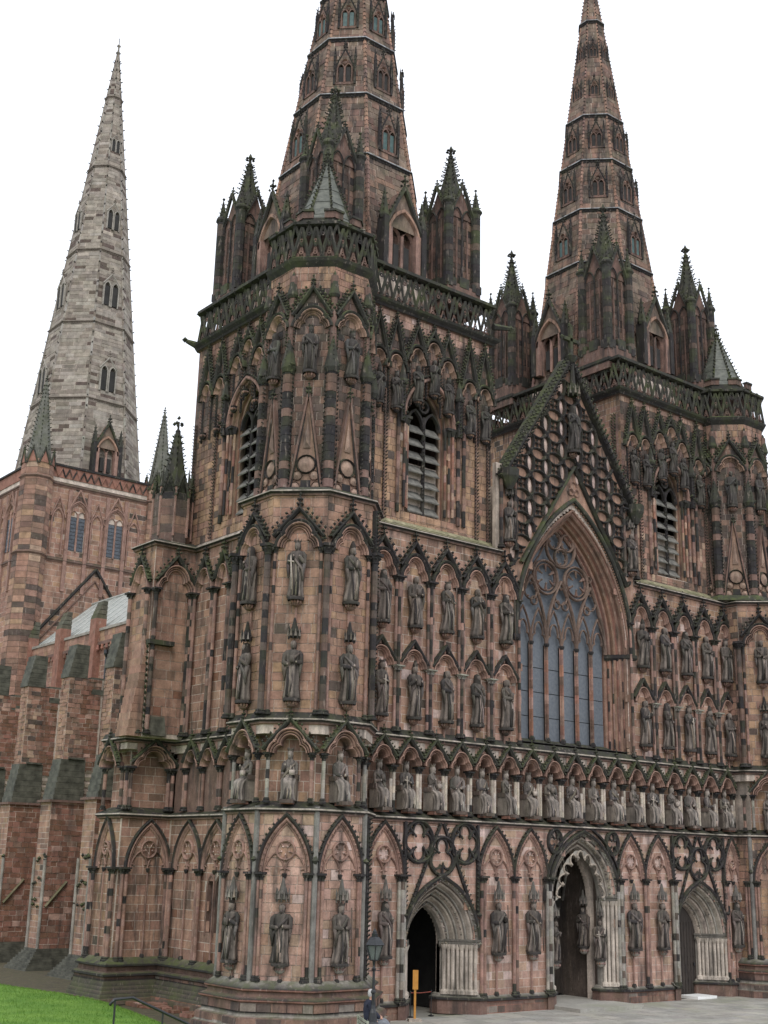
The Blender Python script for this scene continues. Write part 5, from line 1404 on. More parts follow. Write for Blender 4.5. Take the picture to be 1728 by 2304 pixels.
# ================================================================== SPIRES
def spire(c, z0, z1, r0, bands, kind, name, lead=True, lucs=(), ribc=BROWN, fcol=None, ch=.28, bw=.5, crk=.26):
    """octagonal spire: r0 = apothem at z0, running to a point at z1"""
    root = ent(name, None, CATH, (0, 0, 0))
    ap = lambda z: r0 * (z1 - z) / (z1 - z0)
    mb = MB(); lathe(mb, c[0], c[1], [(ap(z) * OCT, z) for z in (z0 - 1, z0, (z0 + z1) / 2, z1 - .2)], MORT, 8, P8)
    ent('spire_core', mb.mesh('spire_core'), root)
    tilt = math.atan(r0 / (z1 - z0)); cs = math.cos(tilt)
    for deg in (-135, -90, -45, 0, 45):
        a = math.radians(deg)
        O = (c[0] + math.sin(a) * r0, c[1] - math.cos(a) * r0, z0)
        Ls = (z1 - z0) / cs
        ashlar(O, a, 0, 0, 0, Ls - .9, kind, ch, bw, None, lambda t: (-r0 * (1 - t / Ls) * math.tan(P8) + .03, r0 * (1 - t / Ls) * math.tan(P8) - .03), tilt, .02)
    mb = MB()
    for k in range(8):
        a = math.radians(22.5 + k * 45); o = np.array([math.cos(a), math.sin(a), 0])
        p0 = np.array([c[0], c[1], z0]) + o * r0 * OCT; p1 = np.array([c[0], c[1], z1])
        n = int((z1 - z0) / .5)
        for i in range(n):
            a0 = p0 + (p1 - p0) * i / n; a1 = p0 + (p1 - p0) * (i + 1) / n
            tube(mb, [a0, a1], [.075 * (1 - i / n) + .03, .075 * (1 - (i + 1) / n) + .03], jit(random.choice((MIDP, MIDP, CARV) if lead else (ribc, GRB)), .15), 5, False)
        q = p1 - (p1 - p0) * .03
        crockets(mb, p0, q, o, crk, .05 if lead else .085, SOOT, .6)
        if crk < .25:
            sdv = np.array([-o[1], o[0], 0]) * .09
            crockets(mb, p0 + sdv, q, o, crk, .04, SOOT, .2); crockets(mb, p0 - sdv, q, o, crk, .04, SOOT, .2)
    lathe(mb, c[0], c[1], [(.12, z1 - .7), (.20, z1 - .6), (.08, z1 - .5), (.07, z1 - .1), (.16, z1), (.03, z1 + .2)], GREYB, 8)
    tube(mb, [(c[0], c[1], z1), (c[0], c[1], z1 + .7)], .03, SOOT, 5)
    ent('rib', mb.mesh('rib'), root)
    for z in bands:
        r = ap(z); V = [octv(c, r, 22.5 + 45 * k) for k in range(8)]
        plan_part('band', V, [(-.05, z - .16), (.05, z - .15), (.07, z - .08), (.13, z - .03), (.13, z + .02), (-.06, z + .12)],
                  [BROWN, SOOT, SOOT, SOOT, (.60, .62, .64, 0), (.45, .47, .48, 0)] if lead else [GREYB, GRB, UMB, GRB, GRB, GREYB], root, True, 1 if False else -1)
        mb = MB()
        for k in range(8):
            p, q = np.array(V[k]), np.array(V[(k + 1) % 8]); n = max(3, int(np.linalg.norm(q - p) / .16))
            for i in range(n):
                m = p + (q - p) * (i + .5) / n; o = (m - np.array(c)); o /= np.linalg.norm(o); blob(mb, (m[0] + o[0] * .09, m[1] + o[1] * .09, z - .13), .045, SOOT if lead else GRB)
        ent('band_carving', mb.mesh('band_carving'), root, kind='stuff')
    for z, sc, key, degs, pane in lucs:
        for deg in degs:
            a = math.radians(deg); r = ap(z)
            o = ent('spire_light', comp(('luc', key), m_lucarne if key == 'big' else m_light if key == 'small' else m_slit), root, (c[0] + math.sin(a) * r, c[1] - math.cos(a) * r, z), a, scale=sc)
            for s in (-.16, .16):
                ent('opening', comp(('lucp', pane), lambda m: box(m, -.10, .10, -.1, .045, .05, .80, (.1, .1, .1, 0)), ((TEAL if pane == 'teal' else DARKIN),)), o, (s if key != 'big' else s * 1.25, 0 if key != 'big' else -.10, 0))  # dark solid panels stand for shade inside the lights; teal ones are panes
    return root
def m_slit(mb):
    for sg in (-1, 1):
        sweep(mb, [(sg * .16 - .11, 0), (sg * .16 - .11, .75)] + [(x + sg * .16, y + .75) for x, y in parch(.11, .2, 4)[1:-1]] + [(sg * .16 + .11, .75), (sg * .16 + .11, 0)], [(0, -.1), (0, .07), (.04, .07), (.05, 0)], GREYB)
        tube(mb, [(sg * .34, -.05, .85), (0, -.04, 1.3)], .03, GREYB, 4)
    finial(mb, 0, .04, 1.3, .25, GRB)
def m_light(mb):
    for sg in (-1, 1):
        sweep(mb, [(sg * .17 - .13, 0), (sg * .17 - .13, .7)] + [(x + sg * .17, y + .7) for x, y in parch(.13, .22, 4)[1:-1]] + [(sg * .17 + .13, .7), (sg * .17 + .13, 0)], [(0, -.1), (0, .10), (.05, .10), (.06, 0)], BROWN)
        tube(mb, [(sg * .42, -.08, .8), (0, -.06, 1.75)], .04, SOOT, 4); crockets(mb, (sg * .4, -.1, .85), (0, -.08, 1.7), (sg, 0, .4), .16, .045, SOOT)
        box(mb, sg * .46 - .05, sg * .46 + .05, 0, .12, -.1, 1.35, SOOT); tube(mb, [(sg * .46, -.05, 1.3), (sg * .46, .0, 1.95)], [.08, .01], SOOT, 5)
        crockets(mb, (sg * .46, -.12, .2), (sg * .46, -.04, 1.8), (0, -1, 0), .2, .045, SOOT)
    sweep(mb, circle(0, 1.05, .13, 8), [(-.03, 0), (0, .12), (.03, 0)], CARV, True)
    finial(mb, 0, .05, 1.75, .4, SOOT); box(mb, -.5, .5, -.15, .08, -.1, .02, BROWN)
def m_lucarne(mb):
    w = .52
    box(mb, -w - .16, -w + .06, -.6, .30, -.1, 1.25, CARV); box(mb, w - .06, w + .16, -.6, .30, -.1, 1.25, CARV)
    sweep(mb, [(x, y + 1.0) for x, y in parch(w, .85, 7)], [(-.02, -.4), (0, .2), (.04, .30), (.12, .30), (.16, .2), (.18, -.4)], [SOOT, BROWN2, MIDP, MIDP, BROWN, BROWN])
    for sg in (-1, 1):
        tube(mb, [(sg * .75, -.28, 1.2), (0, -.26, 2.75)], .07, SOOTM, 5); crockets(mb, (sg * .72, -.3, 1.3), (0, -.28, 2.6), (sg, 0, .4), .18, .06, SOOTM)
        V = [(sg * .75, -.24, 1.2), (0, -.24, 2.7), (0, .55, 2.7), (sg * .75, .55, 1.2)]; mb.add(V, [[[0, 1, 2, 3]]], BROWN)
        box(mb, sg * .74 - .09, sg * .74 + .09, 0, .36, -.1, 1.5, SOOT); lathe(mb, sg * .74, -.2, [(.13, 1.45), (.17, 1.55), (.02, 2.5)], SOOTM, 6)
        for d in range(4): aa = d * 1.57 + .78; crockets(mb, (sg * .74 + math.cos(aa) * .12, -.2 + math.sin(aa) * .12, 1.6), (sg * .74, -.2, 2.4), (math.cos(aa), math.sin(aa), 0), .18, .045, SOOTM)
    mb.add([(-.7, -.20, 1.3), (.7, -.20, 1.3), (0, -.20, 2.6)], [[[0, 1, 2]]], SPB)
    tube(mb, [(0, -.16, -.1), (0, -.16, 1.1)], .06, CARV, 6)
    for sg in (-1, 1): sweep(mb, [(x + sg * .25, y + .95) for x, y in parch(.24, .4, 5)], [(-.03, .05), (0, .16), (.03, .05)], CARV)
    finial(mb, 0, .26, 2.7, .45, SOOTM)
WL = ((26.2, 1.25, 'big', (-90, 0), 'dark'), (31.7, 1.0, 'small', (-90, 0), 'teal'), (34.75, .9, 'small', (-135, -90, -45, 0, 45), 'dark'), (37.7, .85, 'small', (-90, -45, 0, 45), 'teal'), (33.0, .1, 'small', (), 'dark'))
WL2 = ((26.5, 1.25, 'big', (-90, 0), 'dark'), (32.5, 1.0, 'small', (-90, 0), 'teal'), (35.5, .9, 'small', (-90, -45, 0, 45), 'dark'), (38.4, .8, 'small', (-90, -45, 0, 45), 'dark'), (41.6, .55, 'small', (-90, -45, 0), 'dark'), (44, .5, 'small', (-90, -45, 0), 'dark'))
spire((-7.75, 4.65), 25.9, 48.6, 3.36, (31.15, 34.15, 37.05, 39.8), 'spire', 'west_spire', True, WL, BROWN, crk=.22)
spire((7.35, 4.65), 25.9, 50.3, 3.17, (31.8, 34.75, 37.6, 40.3, 46.3), 'spire', 'west_spire', True, WL2, BROWN, crk=.22)

# ================================================================== CENTRAL TOWER AND SPIRE
CT = (-.75, 44.7); H5 = 4.45
mb = MB(); core(CT[0] - H5, CT[0] + H5, CT[1] - H5, CT[1] + H5, 8, 28.0, MORT, mb); ent('central_tower', mb.mesh('central_tower'), CATH)
yw = CT[1] - H5; xw = CT[0] - H5
wins = [(-2.15 - CT[0], .55), (.5 - CT[0], .55)]
def cenhole(s, t): return any(abs(s - c) < .55 and 23.4 < t < 26.0 for c, _ in wins)
ashlar((CT[0], yw, 0), 0, -H5, H5, 13, 27.4, 'cent', .33, .6, cenhole); ashlar((xw, CT[1], 0), NA, -H5, H5, 13, 27.4, 'cent', .33, .6)
CEN = ent('central_tower_arcade', None, CATH, (CT[0], yw, 0)); CENN = ent('central_tower_arcade', None, CATH, (xw, CT[1], 0), NA)
def m_cwin(mb):
    sweep(mb, [(-.55, -2.3), (-.55, 0)] + parch(.55, .8, 6)[1:-1] + [(.55, 0), (.55, -2.3)], [(0, -.1), (0, .05), (.06, .12), (.12, .10), (.14, .18), (.20, .18), (.22, 0)], CARV)
    tube(mb, [(0, -.03, -2.3), (0, -.03, .2)], .07, CARV, 6)
    for sg in (-1, 1): sweep(mb, [(x + sg * .27, y - .05) for x, y in parch(.26, .4, 5)], [(-.03, 0), (0, .08), (.03, 0)], CARV)
    for sg in (-1, 1): tube(mb, [(sg * .82, -.14, .1), (0, -.14, 1.75)], .06, CARV, 5)
    sweep(mb, circle(0, 1.05, .15, 8), [(-.03, 0), (0, .06), (.03, 0)], CARV, True)
def m_cblind(mb):
    sweep(mb, [(-.32, -2.3), (-.32, 0)] + parch(.32, .6, 6)[1:-1] + [(.32, 0), (.32, -2.3)], [(0, 0), (0, .08), (.05, .12), (.10, .10), (.12, 0)], CARV)
    for sg in (-1, 1): tube(mb, [(sg * .5, -.1, .1), (0, -.1, 1.45)], .05, CARV, 5)
for root in (CEN, CENN):
    for s in (-2.1 + .7, 1.25):
        ww = ent('arch_window', comp('cwin', m_cwin), root, (s, 0, 25.55))
        ent('arch_glass', comp('cglass', lambda m: (box(m, -.5, -.05, -.02, .03, -2.2, -.05, (0, 0, 0, 0)), box(m, .05, .5, -.02, .03, -2.2, -.05, (0, 0, 0, 0))) and None, (DGLASS,)), root, (s, 0, 25.5))
        ent('lead_came', comp('clead', lambda m: [box(m, -.5, .5, .03, .045, -2.2 + k * .24, -2.17 + k * .24, (0, 0, 0, 0)) for k in range(10)] and None, (IRON,)), root, (s, 0, 25.5))
    for s in (-2.75, -.08, 2.55): ent('blind_arch', comp('cbl', m_cblind), root, (s, 0, 25.2))
    for s in (-2.05, -.72, .58, 1.9):
        mb = MB(); box(mb, -.12, .12, 0, .14, 20.6, 27.2, CARV); ent('pilaster', mb.mesh('pilaster'), root, (s, 0, 0))
rect = [(xw, CT[1] + H5), (xw, yw), (-xw + 2 * CT[0], yw)]
for z in (22.55, 27.45): plan_part('string_course', rect, string_prof(z, .16, .18, 0), [BROWN, CARV, BROWN, BROWN, SOOT, SOOT, BROWN, SOOT])
mb = MB()
for (a0, b0), (a1, b1) in zip(rect[:-1], rect[1:]):
    pass
core(xw - .05, -xw + 2 * CT[0] + .05, yw - .05, yw + .12, 27.9, 28.62, ROSE, mb); core(xw - .05, xw + .12, yw + .13, CT[1] + H5, 27.9, 28.62, ROSE, mb)
core(xw - .12, -xw + 2 * CT[0] + .12, yw - .14, yw + .16, 28.623, 28.76, SOOT, mb); core(xw - .14, xw + .16, yw + .17, CT[1] + H5, 28.623, 28.76, SOOT, mb)
for i in range(16):
    x = xw + .7 + i * .5
    for q in (-1, 1): tube(mb, [(x + q * .25, yw - .08, 27.95), (x, yw - .08, 28.5)], .05, jit(random.choice((ROSE, BROWN, SOOT)), .2), 4)
ent('parapet', mb.mesh('parapet'), CATH)
def m_clasp(mb):
    z = 13.0
    while z < 28.6:
        dz = min(random.uniform(.3, .4), 28.6 - z); n = 8
        for k in range(n):
            a0, a1 = k * math.pi / 4 + P8, (k + 1) * math.pi / 4 + P8; e = .01
            r = .92 * OCT; p = [(math.cos(a0 + e) * r, math.sin(a0 + e) * r), (math.cos(a1 - e) * r, math.sin(a1 - e) * r)]
            V = [(p[0][0], p[0][1], z + .01), (p[1][0], p[1][1], z + .01), (p[1][0], p[1][1], z + dz - .01), (p[0][0], p[0][1], z + dz - .01)]
            mb.add(V, [[[0, 1, 2, 3]]], pal('umber' if random.random() < .5 else 'cent'))
        z += dz
    lathe(mb, 0, 0, [(.9, 12), (.9, 28.6)], MORT, 8, P8)
    for zz in (22.6, 27.5): lathe(mb, 0, 0, [(.96, zz - .15), (1.12, zz), (.96, zz + .15)], BROWN, 8, P8)
    for k in range(8):
        a = k * math.pi / 4; x, y = math.cos(a) * .98, math.sin(a) * .98
        tx, ty = -math.sin(a) * .36, math.cos(a) * .36
        for q in (-1, 1): tube(mb, [(x + q * tx, y + q * ty, 28.3), (x, y, 29.3)], .06, SOOTM, 4)
        mb.add([(x + tx, y + ty, 28.4), (x - tx, y - ty, 28.4), (x, y, 29.2)], [[[0, 1, 2]]], ROSE); finial(mb, x, -y, 29.2, .3, SOOTM)
    lathe(mb, 0, 0, [(.85, 28.5), (.72, 29.2), (.1, 33.9), (.03, 34.2)], [(.14, .14, .12, .6)] * 4, 8, P8)
    for k in range(8):
        a = k * math.pi / 4 + P8; crockets(mb, (math.cos(a) * .74, math.sin(a) * .74, 29.2), (math.cos(a) * .06, math.sin(a) * .06, 33.9), (math.cos(a), math.sin(a), 0), .27, .065, SOOTM)
    finial(mb, 0, 0, 34.0, .45, SOOTM)
for sx in (-1, 1):
    for sy in (-1, 1): ent('tower_pinnacle', comp('clasp', m_clasp), CATH, (CT[0] + sx * 4.3, CT[1] + sy * 4.3, 0))
CL = ((29.0, 1.25, 'big', (0,), 'dark'), (34.9, 1.9, 'slit', (-90, 0), 'dark'), (41.4, 1.9, 'slit', (-90, 0), 'dark'), (47.6, 1.6, 'slit', (-90, 0), 'dark'), (54.2, 1.1, 'slit', (0,), 'dark'))
spire((-.38, 44.7), 28.3, 63.8, 3.92, (34.2, 40.0, 45.8, 52.9, 59.1), 'grey', 'central_spire', False, CL, GREYB, ch=.27, bw=.9, crk=.8)

# ================================================================== NAVE, CLERESTORY, AISLE
mb = MB()
for sg in (-1,):
    V = [(-4.6, 6, 16.55), (-4.6, 40.2, 16.55), (-.6, 40.2, 20.05), (-.6, 6, 20.05)]; mb.add(V, [[[0, 1, 2, 3]]], (.2, .2, .2, 0))
V = [(-.6, 6, 20.05), (-.6, 40.2, 20.05), (3.6, 40.2, 16.5), (3.6, 6, 16.5)]; mb.add(V, [[[0, 1, 2, 3]]], (.2, .2, .2, 0))
for k in range(28):
    y = 7 + k * 1.2; tube(mb, [(-4.6, y, 16.58), (-.6, y, 20.08)], .035, (.2, .2, .2, 0), 5)
tube(mb, [(-.6, 6, 20.08), (-.6, 40.2, 20.08)], .10, (.2, .2, .2, 0), 6)
ent('nave_roof', mb.mesh('nave_roof', (LEAD,)), CATH)
mb = MB()
for sg, ex in ((-1, 4.6), (1, 4.2)):   # old roof line on the tower
    tube(mb, [(-.6 + sg * ex, 40.15, 16.6), (-.6, 40.15, 22.35)], .11, SOOT, 5); tube(mb, [(-.6 + sg * (ex - .55), 40.18, 16.6), (-.6, 40.18, 21.6)], .07, BROWN, 5)
ent('roof_scar', mb.mesh('roof_scar'), CATH)
mb = MB(); core(-4.5, -4.2, 8.6, 40.2, 8, 16.3, MORT, mb); core(-8.7, -8.4, 10, 44, 0, 8.0, MORT, mb)
core(-4.72, -4.3, 8.7, 40.2, 15.8, 15.98, BROWN, mb); core(-4.62, -4.35, 8.7, 40.2, 15.983, 16.6, ROSE, mb); core(-4.70, -4.28, 8.7, 40.2, 16.603, 16.75, GREYB, mb)
V = [(-8.8, 10, 8.0), (-8.8, 44, 8.0), (-4.4, 44, 11.5), (-4.4, 10, 11.5)]; mb.add(V, [[[0, 1, 2, 3]]], (.1, .1, .1, .5))
core(-9.5, 3, 44, 60, 0, 17, ROSE, mb)
ent('wall', mb.mesh('wall'), CATH)
ashlar((-4.5, 0, 0), NA, -40, -9, 10.5, 15.7, 'cent', .3, .5); ashlar((-4.62, 0, 0), NA, -40, -9, 16.0, 16.6, 'cent', .3, .5)
ashlar((-8.72, 0, 0), NA, -34, -10, .2, 8.0, 'red', .24, .42)
mb = MB()
for k in range(60): lathe(mb, -4.75, 9 + k * .52, [(.0, 15.45), (.09, 15.55), (.07, 15.8)], jit(ROSE, .3), 6)
ent('corbel_table', mb.mesh('corbel_table'), CATH)
for k in range(8):
    y = 13.0 + k * 4.45
    mb = MB()
    box(mb, -.36, .36, -.2, .42, 13.0, 17.3, ROSE)
    for j in range(4): prism(mb, -.36, .36, [(-.2, 17.3 + j * .26), (.42 - j * .1, 17.3 + j * .26), (.36 - j * .1, 17.53 + j * .26), (-.2, 17.53 + j * .26)], jit((.10, .095, .07, .7), .15))
    ent('clerestory_buttress', mb.mesh('clerestory_buttress'), CATH, (-4.5, y, 0), NA)
    w = ent('clerestory_window', comp('clw', lambda m: (sweep(m, [(-.9, 0), (0, 1.35), (.9, 0)], [(0, 0), (0, .1), (.12, .14), (.16, 0)], CARV), sweep(m, [(-.75, 0), (0, 1.1), (.75, 0)], [(0, 0), (0, .06), (.08, .06), (.1, 0)], BROWN)) and None), CATH, (-4.5, y + 2.2, 13.6), NA)
    ent('pane', comp('clp', lambda m: poly_extrude(m, [(-.7, 0), (.7, 0), (0, 1.05)], -.02, .035, (0, 0, 0, 0)), (DGLASS,)), w)
mb = MB()
for y in (22.6, 29.2): tube(mb, [(-4.75, y, 11), (-4.75, y, 15.4)], .06, (0, 0, 0, 0), 6); lathe(mb, -4.75, y, [(.06, 15.0), (.16, 15.2), (.16, 15.4)], (0, 0, 0, 0), 6)
ent('downpipe', mb.mesh('downpipe', (IRON,)), CATH)
# aisle buttresses with raised piers
def buttress(y, first=False):
    b = ent('aisle_buttress', None, CATH, (0, y, 0))
    mb = MB()
    V = [(-10.6, 0), (-8.6, 0), (-8.6, 7.1), (-10.6, 7.1)]
    core(-10.6, -8.6, 0, 1.1, -.2, 7.05, MORT, mb); core(-10.2, -8.5, .15, .95, 7.0, 12.6, MORT, mb); core(-8.55, -6.4, .25, .85, 7.2, 12.0, MORT, mb)
    ent('buttress_core', mb.mesh('buttress_core'), b)
    ashlar((-8.6, y - .0, 0), 0, -2.0, 0, .3, 7.0, 'red', .23, .40, proud=.03); ashlar((-10.6, y, 0), NA, -1.1, 0, .3, 7.0, 'mid', .23, .4)
    ashlar((-8.6, y + .15, 0), 0, -1.6, 0, 8.4, 12.6, lambda s, t: 'umber' if s < -.9 else 'red', .2, .35, proud=.03); ashlar((-10.2, y + .95, 0), NA, 0, .8, 8.6, 12.6, 'mid', .17, .4, proud=.035)
    ashlar((-8.55, y + .25, 0), 0, 0, 2.1, 8.0, 11.8, 'red', .22, .38, proud=.03)
    mb = MB()
    prism(mb, -.15, 1.25, [(-.1, 6.95), (.12, 6.98), (.14, 7.06), (-.1, 7.12)], SOOTM)
    ent('string_course', mb.mesh('string_course'), b, (-10.6, 0, 0), NA) if False else None
    mb = MB(); core(-10.75, -8.5, -.14, 1.24, 6.98, 7.08, BROWN, mb); ent('string_course', mb.mesh('string_course'), b)
    mb = MB()   # slated, coped weathering leaning against the pier
    for j in range(7):
        t0 = 7.08 + j * .26; e = j * .085
        core(-10.55 + e * .5, -9.1, .0 + e * .18, 1.1 - e * .18, t0, t0 + .25, (.1, .1, .1, .3), mb)
    core(-9.95, -9.2, -.02, 1.12, 8.90, 8.98, (.1, .1, .1, 0), mb)
    ent('slate_weathering', mb.mesh('slate_weathering', (GSLATE,)), b)
    mb = MB()   # flank coping sloping down to the aisle roof
    for j in range(5):
        V = [(-9.0, .05 - .0, 7.1 + j * .30), (-7.6, .05, 7.1 + j * .30)]
        core(-9.05, -7.9 + j * .12, .02 + j * .03, .2 + j * .05, 7.10 + j * .3, 7.26 + j * .3, jit((.26, .22, .17, .6), .2), mb)
    ent('coping', mb.mesh('coping'), b)
    mb = MB()
    for j in range(7):
        t0 = 12.6 + j * .22; e = j * .15; core(-10.28 + e * .30, -9.35, .10, .98, t0, t0 + .21, (.1, .1, .1, .2), mb)
    core(-9.1, -7.2, .12, .98, 11.9, 12.15, (.1, .1, .1, 0), mb); core(-9.1, -7.4, .16, .94, 12.15, 12.42, (.1, .1, .1, 0), mb); core(-9.1, -7.6, .2, .9, 12.42, 12.7, (.1, .1, .1, 0), mb)
    ent('pier_cap', mb.mesh('pier_cap', (GSLATE,)), b)
    mb = MB(); 
    lathe(mb, -10.65, -.02, [(.07, .6), (.07, 4.6)], GREYB, 7); lathe(mb, -10.65, 1.1, [(.07, .6), (.07, 4.6)], GREYB, 7)
    tube(mb, [(-10.5, -.12, 2.55), (-9.6, -.12, 3.6)], .07, (.2, .17, .11, .7), 5)
    for zz in (4.6, 3.6, 2.7):
        for k in range(5): blob(mb, (-10.68, random.uniform(-.1, 1.1), zz + random.uniform(-.15, .15)), .09, SOOTM)
    ent('angle_shaft', mb.mesh('angle_shaft'), b)
    mb = MB()
    for z, e in [(-.12 + .105 * q, .80 - .085 * q) for q in range(9)]:
        core(-10.6 - e, -8.5, -e * .8, 1.1 + e * .8, z, z + .10, jit((.13, .15, .13, .7), .2), mb)
    ent('skirt', mb.mesh('skirt', (GSLATE,)), b)
for y in (12.4, 17.0, 21.4, 26.0, 30.5): buttress(y)
# slim glazed lights peeping between the buttresses
for y in (15.2, 19.8):
    w = ent('aisle_window', comp('aisw', lambda m: sweep(m, [(-.8, -3.2), (-.8, 0)] + parch(.8, 1.4, 6)[1:-1] + [(.8, 0), (.8, -3.2)], [(0, 0), (0, .08), (.1, .16), (.2, .1), (.24, 0)], CARV)), CATH, (-8.75, y, 4.6), NA)
    ent('pane', comp('aisp', lambda m: box(m, -.8, .8, -.02, .04, -3.2, 1.0, (0, 0, 0, 0)), (DGLASS,)), w)
# octagonal pinnacle over the north-east buttress of the left tower
def m_octpin(mb):
    z = 0
    while z < 1.9:
        dz = min(random.uniform(.25, .35), 1.9 - z)
        for k in range(8):
            a0, a1 = k * math.pi / 4 + P8 + .015, (k + 1) * math.pi / 4 + P8 - .015; r = .72 * OCT
            mb.add([(math.cos(a0) * r, math.sin(a0) * r, z + .01), (math.cos(a1) * r, math.sin(a1) * r, z + .01), (math.cos(a1) * r, math.sin(a1) * r, z + dz - .01), (math.cos(a0) * r, math.sin(a0) * r, z + dz - .01)], [[[0, 1, 2, 3]]], pal('dark'))
        z += dz
    lathe(mb, 0, 0, [(.7 * OCT, -.2), (.7 * OCT, 1.9)], MORT, 8, P8)
    for k in range(8):
        a = k * math.pi / 4; x, y = math.cos(a) * .76, math.sin(a) * .76; tx, ty = -math.sin(a) * .30, math.cos(a) * .30
        for q in (-1, 1): tube(mb, [(x + q * tx, y + q * ty, 1.75), (x, y, 2.7)], .055, SOOTM, 4); crockets(mb, (x + q * tx, y + q * ty, 1.85), (x, y, 2.6), (math.cos(a), math.sin(a), .3), .16, .06, SOOTM)
        b = a + P8; tube(mb, [(math.cos(b) * .8, math.sin(b) * .8, .2), (math.cos(b) * .8, math.sin(b) * .8, 2.1)], .05, CARV, 5); tube(mb, [(math.cos(b) * .8, math.sin(b) * .8, 2.1), (math.cos(b) * .72, math.sin(b) * .72, 2.9)], [.1, .01], SOOTM, 5)
    lathe(mb, 0, 0, [(.6, 1.9), (.46, 2.6), (.1, 4.5)], SOOTM, 8, P8)
    for k in range(8): a = k * math.pi / 4 + P8; crockets(mb, (math.cos(a) * .46, math.sin(a) * .46, 2.7), (math.cos(a) * .1, math.sin(a) * .1, 4.4), (math.cos(a), math.sin(a), 0), .24, .06, SOOTM)
    lathe(mb, 0, 0, [(.05, 4.4), (.13, 4.5), (.05, 4.6), (.05, 4.9)], SOOTM, 6)
    for k in range(5): a = k * 1.26; blob(mb, (math.cos(a) * .17, math.sin(a) * .17, 4.8), .09, SOOTM)
    blob(mb, (0, 0, 5.05), .09, SOOTM)
ent('buttress_pinnacle', comp('octpin', m_octpin), CATH, (-12.72, 8.38, 15.95), scale=(.92, .92, 1))
build_stones()

# ================================================================== GROUND
mb = MB(); V = [(-400, -400, -.03), (400, -400, -.03), (400, 600, -.03), (-400, 600, -.03)]; mb.add(V, [[[0, 1, 2, 3]]], (.24, .23, .20, 0))
ent('ground', mb.mesh('ground', (PAVE,)), None, kind='structure')
PV = ent('pavement', None, None, kind='structure')
mb = MB(); V = [(-13, -14, -.02), (30, -14, -.02), (30, .4, -.02), (-13, .4, -.02)]; mb.add(V, [[[0, 1, 2, 3]]], (.17, .16, .13, 0)); ent('joint_bed', mb.mesh('joint_bed', (PAVE,)), PV)
near = []; rest = MB()
y = -9.0
while y < -.2:
    h = random.uniform(.45, .6); x = -12.6 + random.uniform(0, .5)
    while x < 26:
        wd = random.uniform(.5, 1.0); c = jit(random.choice(((.34, .325, .29, 0), (.30, .29, .26, 0), (.37, .35, .31, 0))), .07)
        e = .012; z = random.uniform(0, .006)
        V = [(x + e, y + e, z), (x + wd - e, y + e, z), (x + wd - e, y + h - e, z), (x + e, y + h - e, z)]; V = V + [(a, b, -.03) for a, b, _ in V]
        F = [[0, 1, 2, 3], [0, 4, 5, 1], [1, 5, 6, 2], [2, 6, 7, 3], [3, 7, 4, 0]]
        if len(near) < 280 and y > -8 and -9 < x < 16 and (y > -6.5):
            m2 = MB(); o = np.array([x, y, 0]); m2.add(np.array(V) - o, [F], c); ent('paving_slab', m2.mesh('paving_slab', (PAVE,)), PV, (x, y, 0)); near.append(1)
        else: rest.add(V, [F], c)
        x += wd
    y += h
ent('paving', rest.mesh('paving', (PAVE,)), PV, kind='stuff')
# lawn bank on the left
mb = MB(); nx, ny = 40, 60
def lz(x, y):
    e = [(-30, -20.6), (-10, -18.4), (-1.5, -16.4), (2.0, -15.2), (4, -14.75), (7.6, -14.1), (10.2, -14.2), (13.2, -14.7), (14.8, -15.1), (25, -17.6), (45, -22)]
    xe = np.interp(y, [p[0] for p in e], [p[1] for p in e]); return xe
def LZ(x, y, d): return .02 + .20 * min(1, d / .8) + .004 * min(d, 12) + .03 * math.sin(x * .9) * math.sin(y * .7) * min(1, d)
G2 = []
for j in range(ny + 1):
    y = -28 + j * 1.15
    for i in range(nx + 1):
        q = i / nx; xe = lz(0, y); x = xe - 30 * q ** 1.5
        d = xe - x; z = LZ(x, y, d)
        G2.append((x, y, z if i else -.02))
k = nx + 1
mb.add(G2, [[[j * k + i, j * k + i + 1, (j + 1) * k + i + 1, (j + 1) * k + i] for j in range(ny) for i in range(nx)]], (.1, .1, .1, 0))
ent('lawn', mb.mesh('lawn', (GRASS,), True), None, kind='structure')
mb = MB(); mb.add([(-26, -.5, -.026), (-9, -.5, -.026), (-7, 45, -.026), (-26, 45, -.026)], [[[0, 1, 2, 3]]], (.085, .07, .045, .3)); ent('soil_path', mb.mesh('soil_path'), None, kind='structure')
mb = MB()   # grass blades along the visible stretch
def lawnz(x, y):
    xe = lz(0, y); d = xe - x; return LZ(x, y, d)
N = 26000
yy = rng.uniform(-4, 15, N); xe = np.array([lz(0, q) for q in yy]); xx = xe - np.abs(rng.uniform(0, 1, N)) ** 1.3 * 9
zz = np.array([lawnz(a, b) for a, b in zip(xx, yy)])
h = rng.uniform(.025, .07, N); a = rng.uniform(0, 6.283, N); w2 = .012
lx, ly_ = rng.normal(0, .02, N), rng.normal(0, .02, N)
V = np.stack([np.stack([xx - np.cos(a) * w2, yy - np.sin(a) * w2, zz - .01], 1), np.stack([xx + np.cos(a) * w2, yy + np.sin(a) * w2, zz - .01], 1), np.stack([xx + lx, yy + ly_, zz + h], 1)], 1).reshape(-1, 3)
mb.add(V, [np.arange(3 * N).reshape(-1, 3)], (.1, .1, .1, 0))
ent('grass', mb.mesh('grass', (GRASS,)), None, label='bright green mown lawn rising at the lower left below the north wall', cat='grass', kind='stuff')
mb = MB()   # rubble footing between lawn and wall
for i in range(90):
    yv = random.uniform(1.0, 11); xv = -13.0 + random.uniform(-.5, .35) - (1.6 if yv > 8 else 0); s = random.uniform(.08, .2)
    core(xv - s, xv + s, yv - s * 1.4, yv + s * 1.4, -.02, random.uniform(.02, .10), pal('red'), mb)
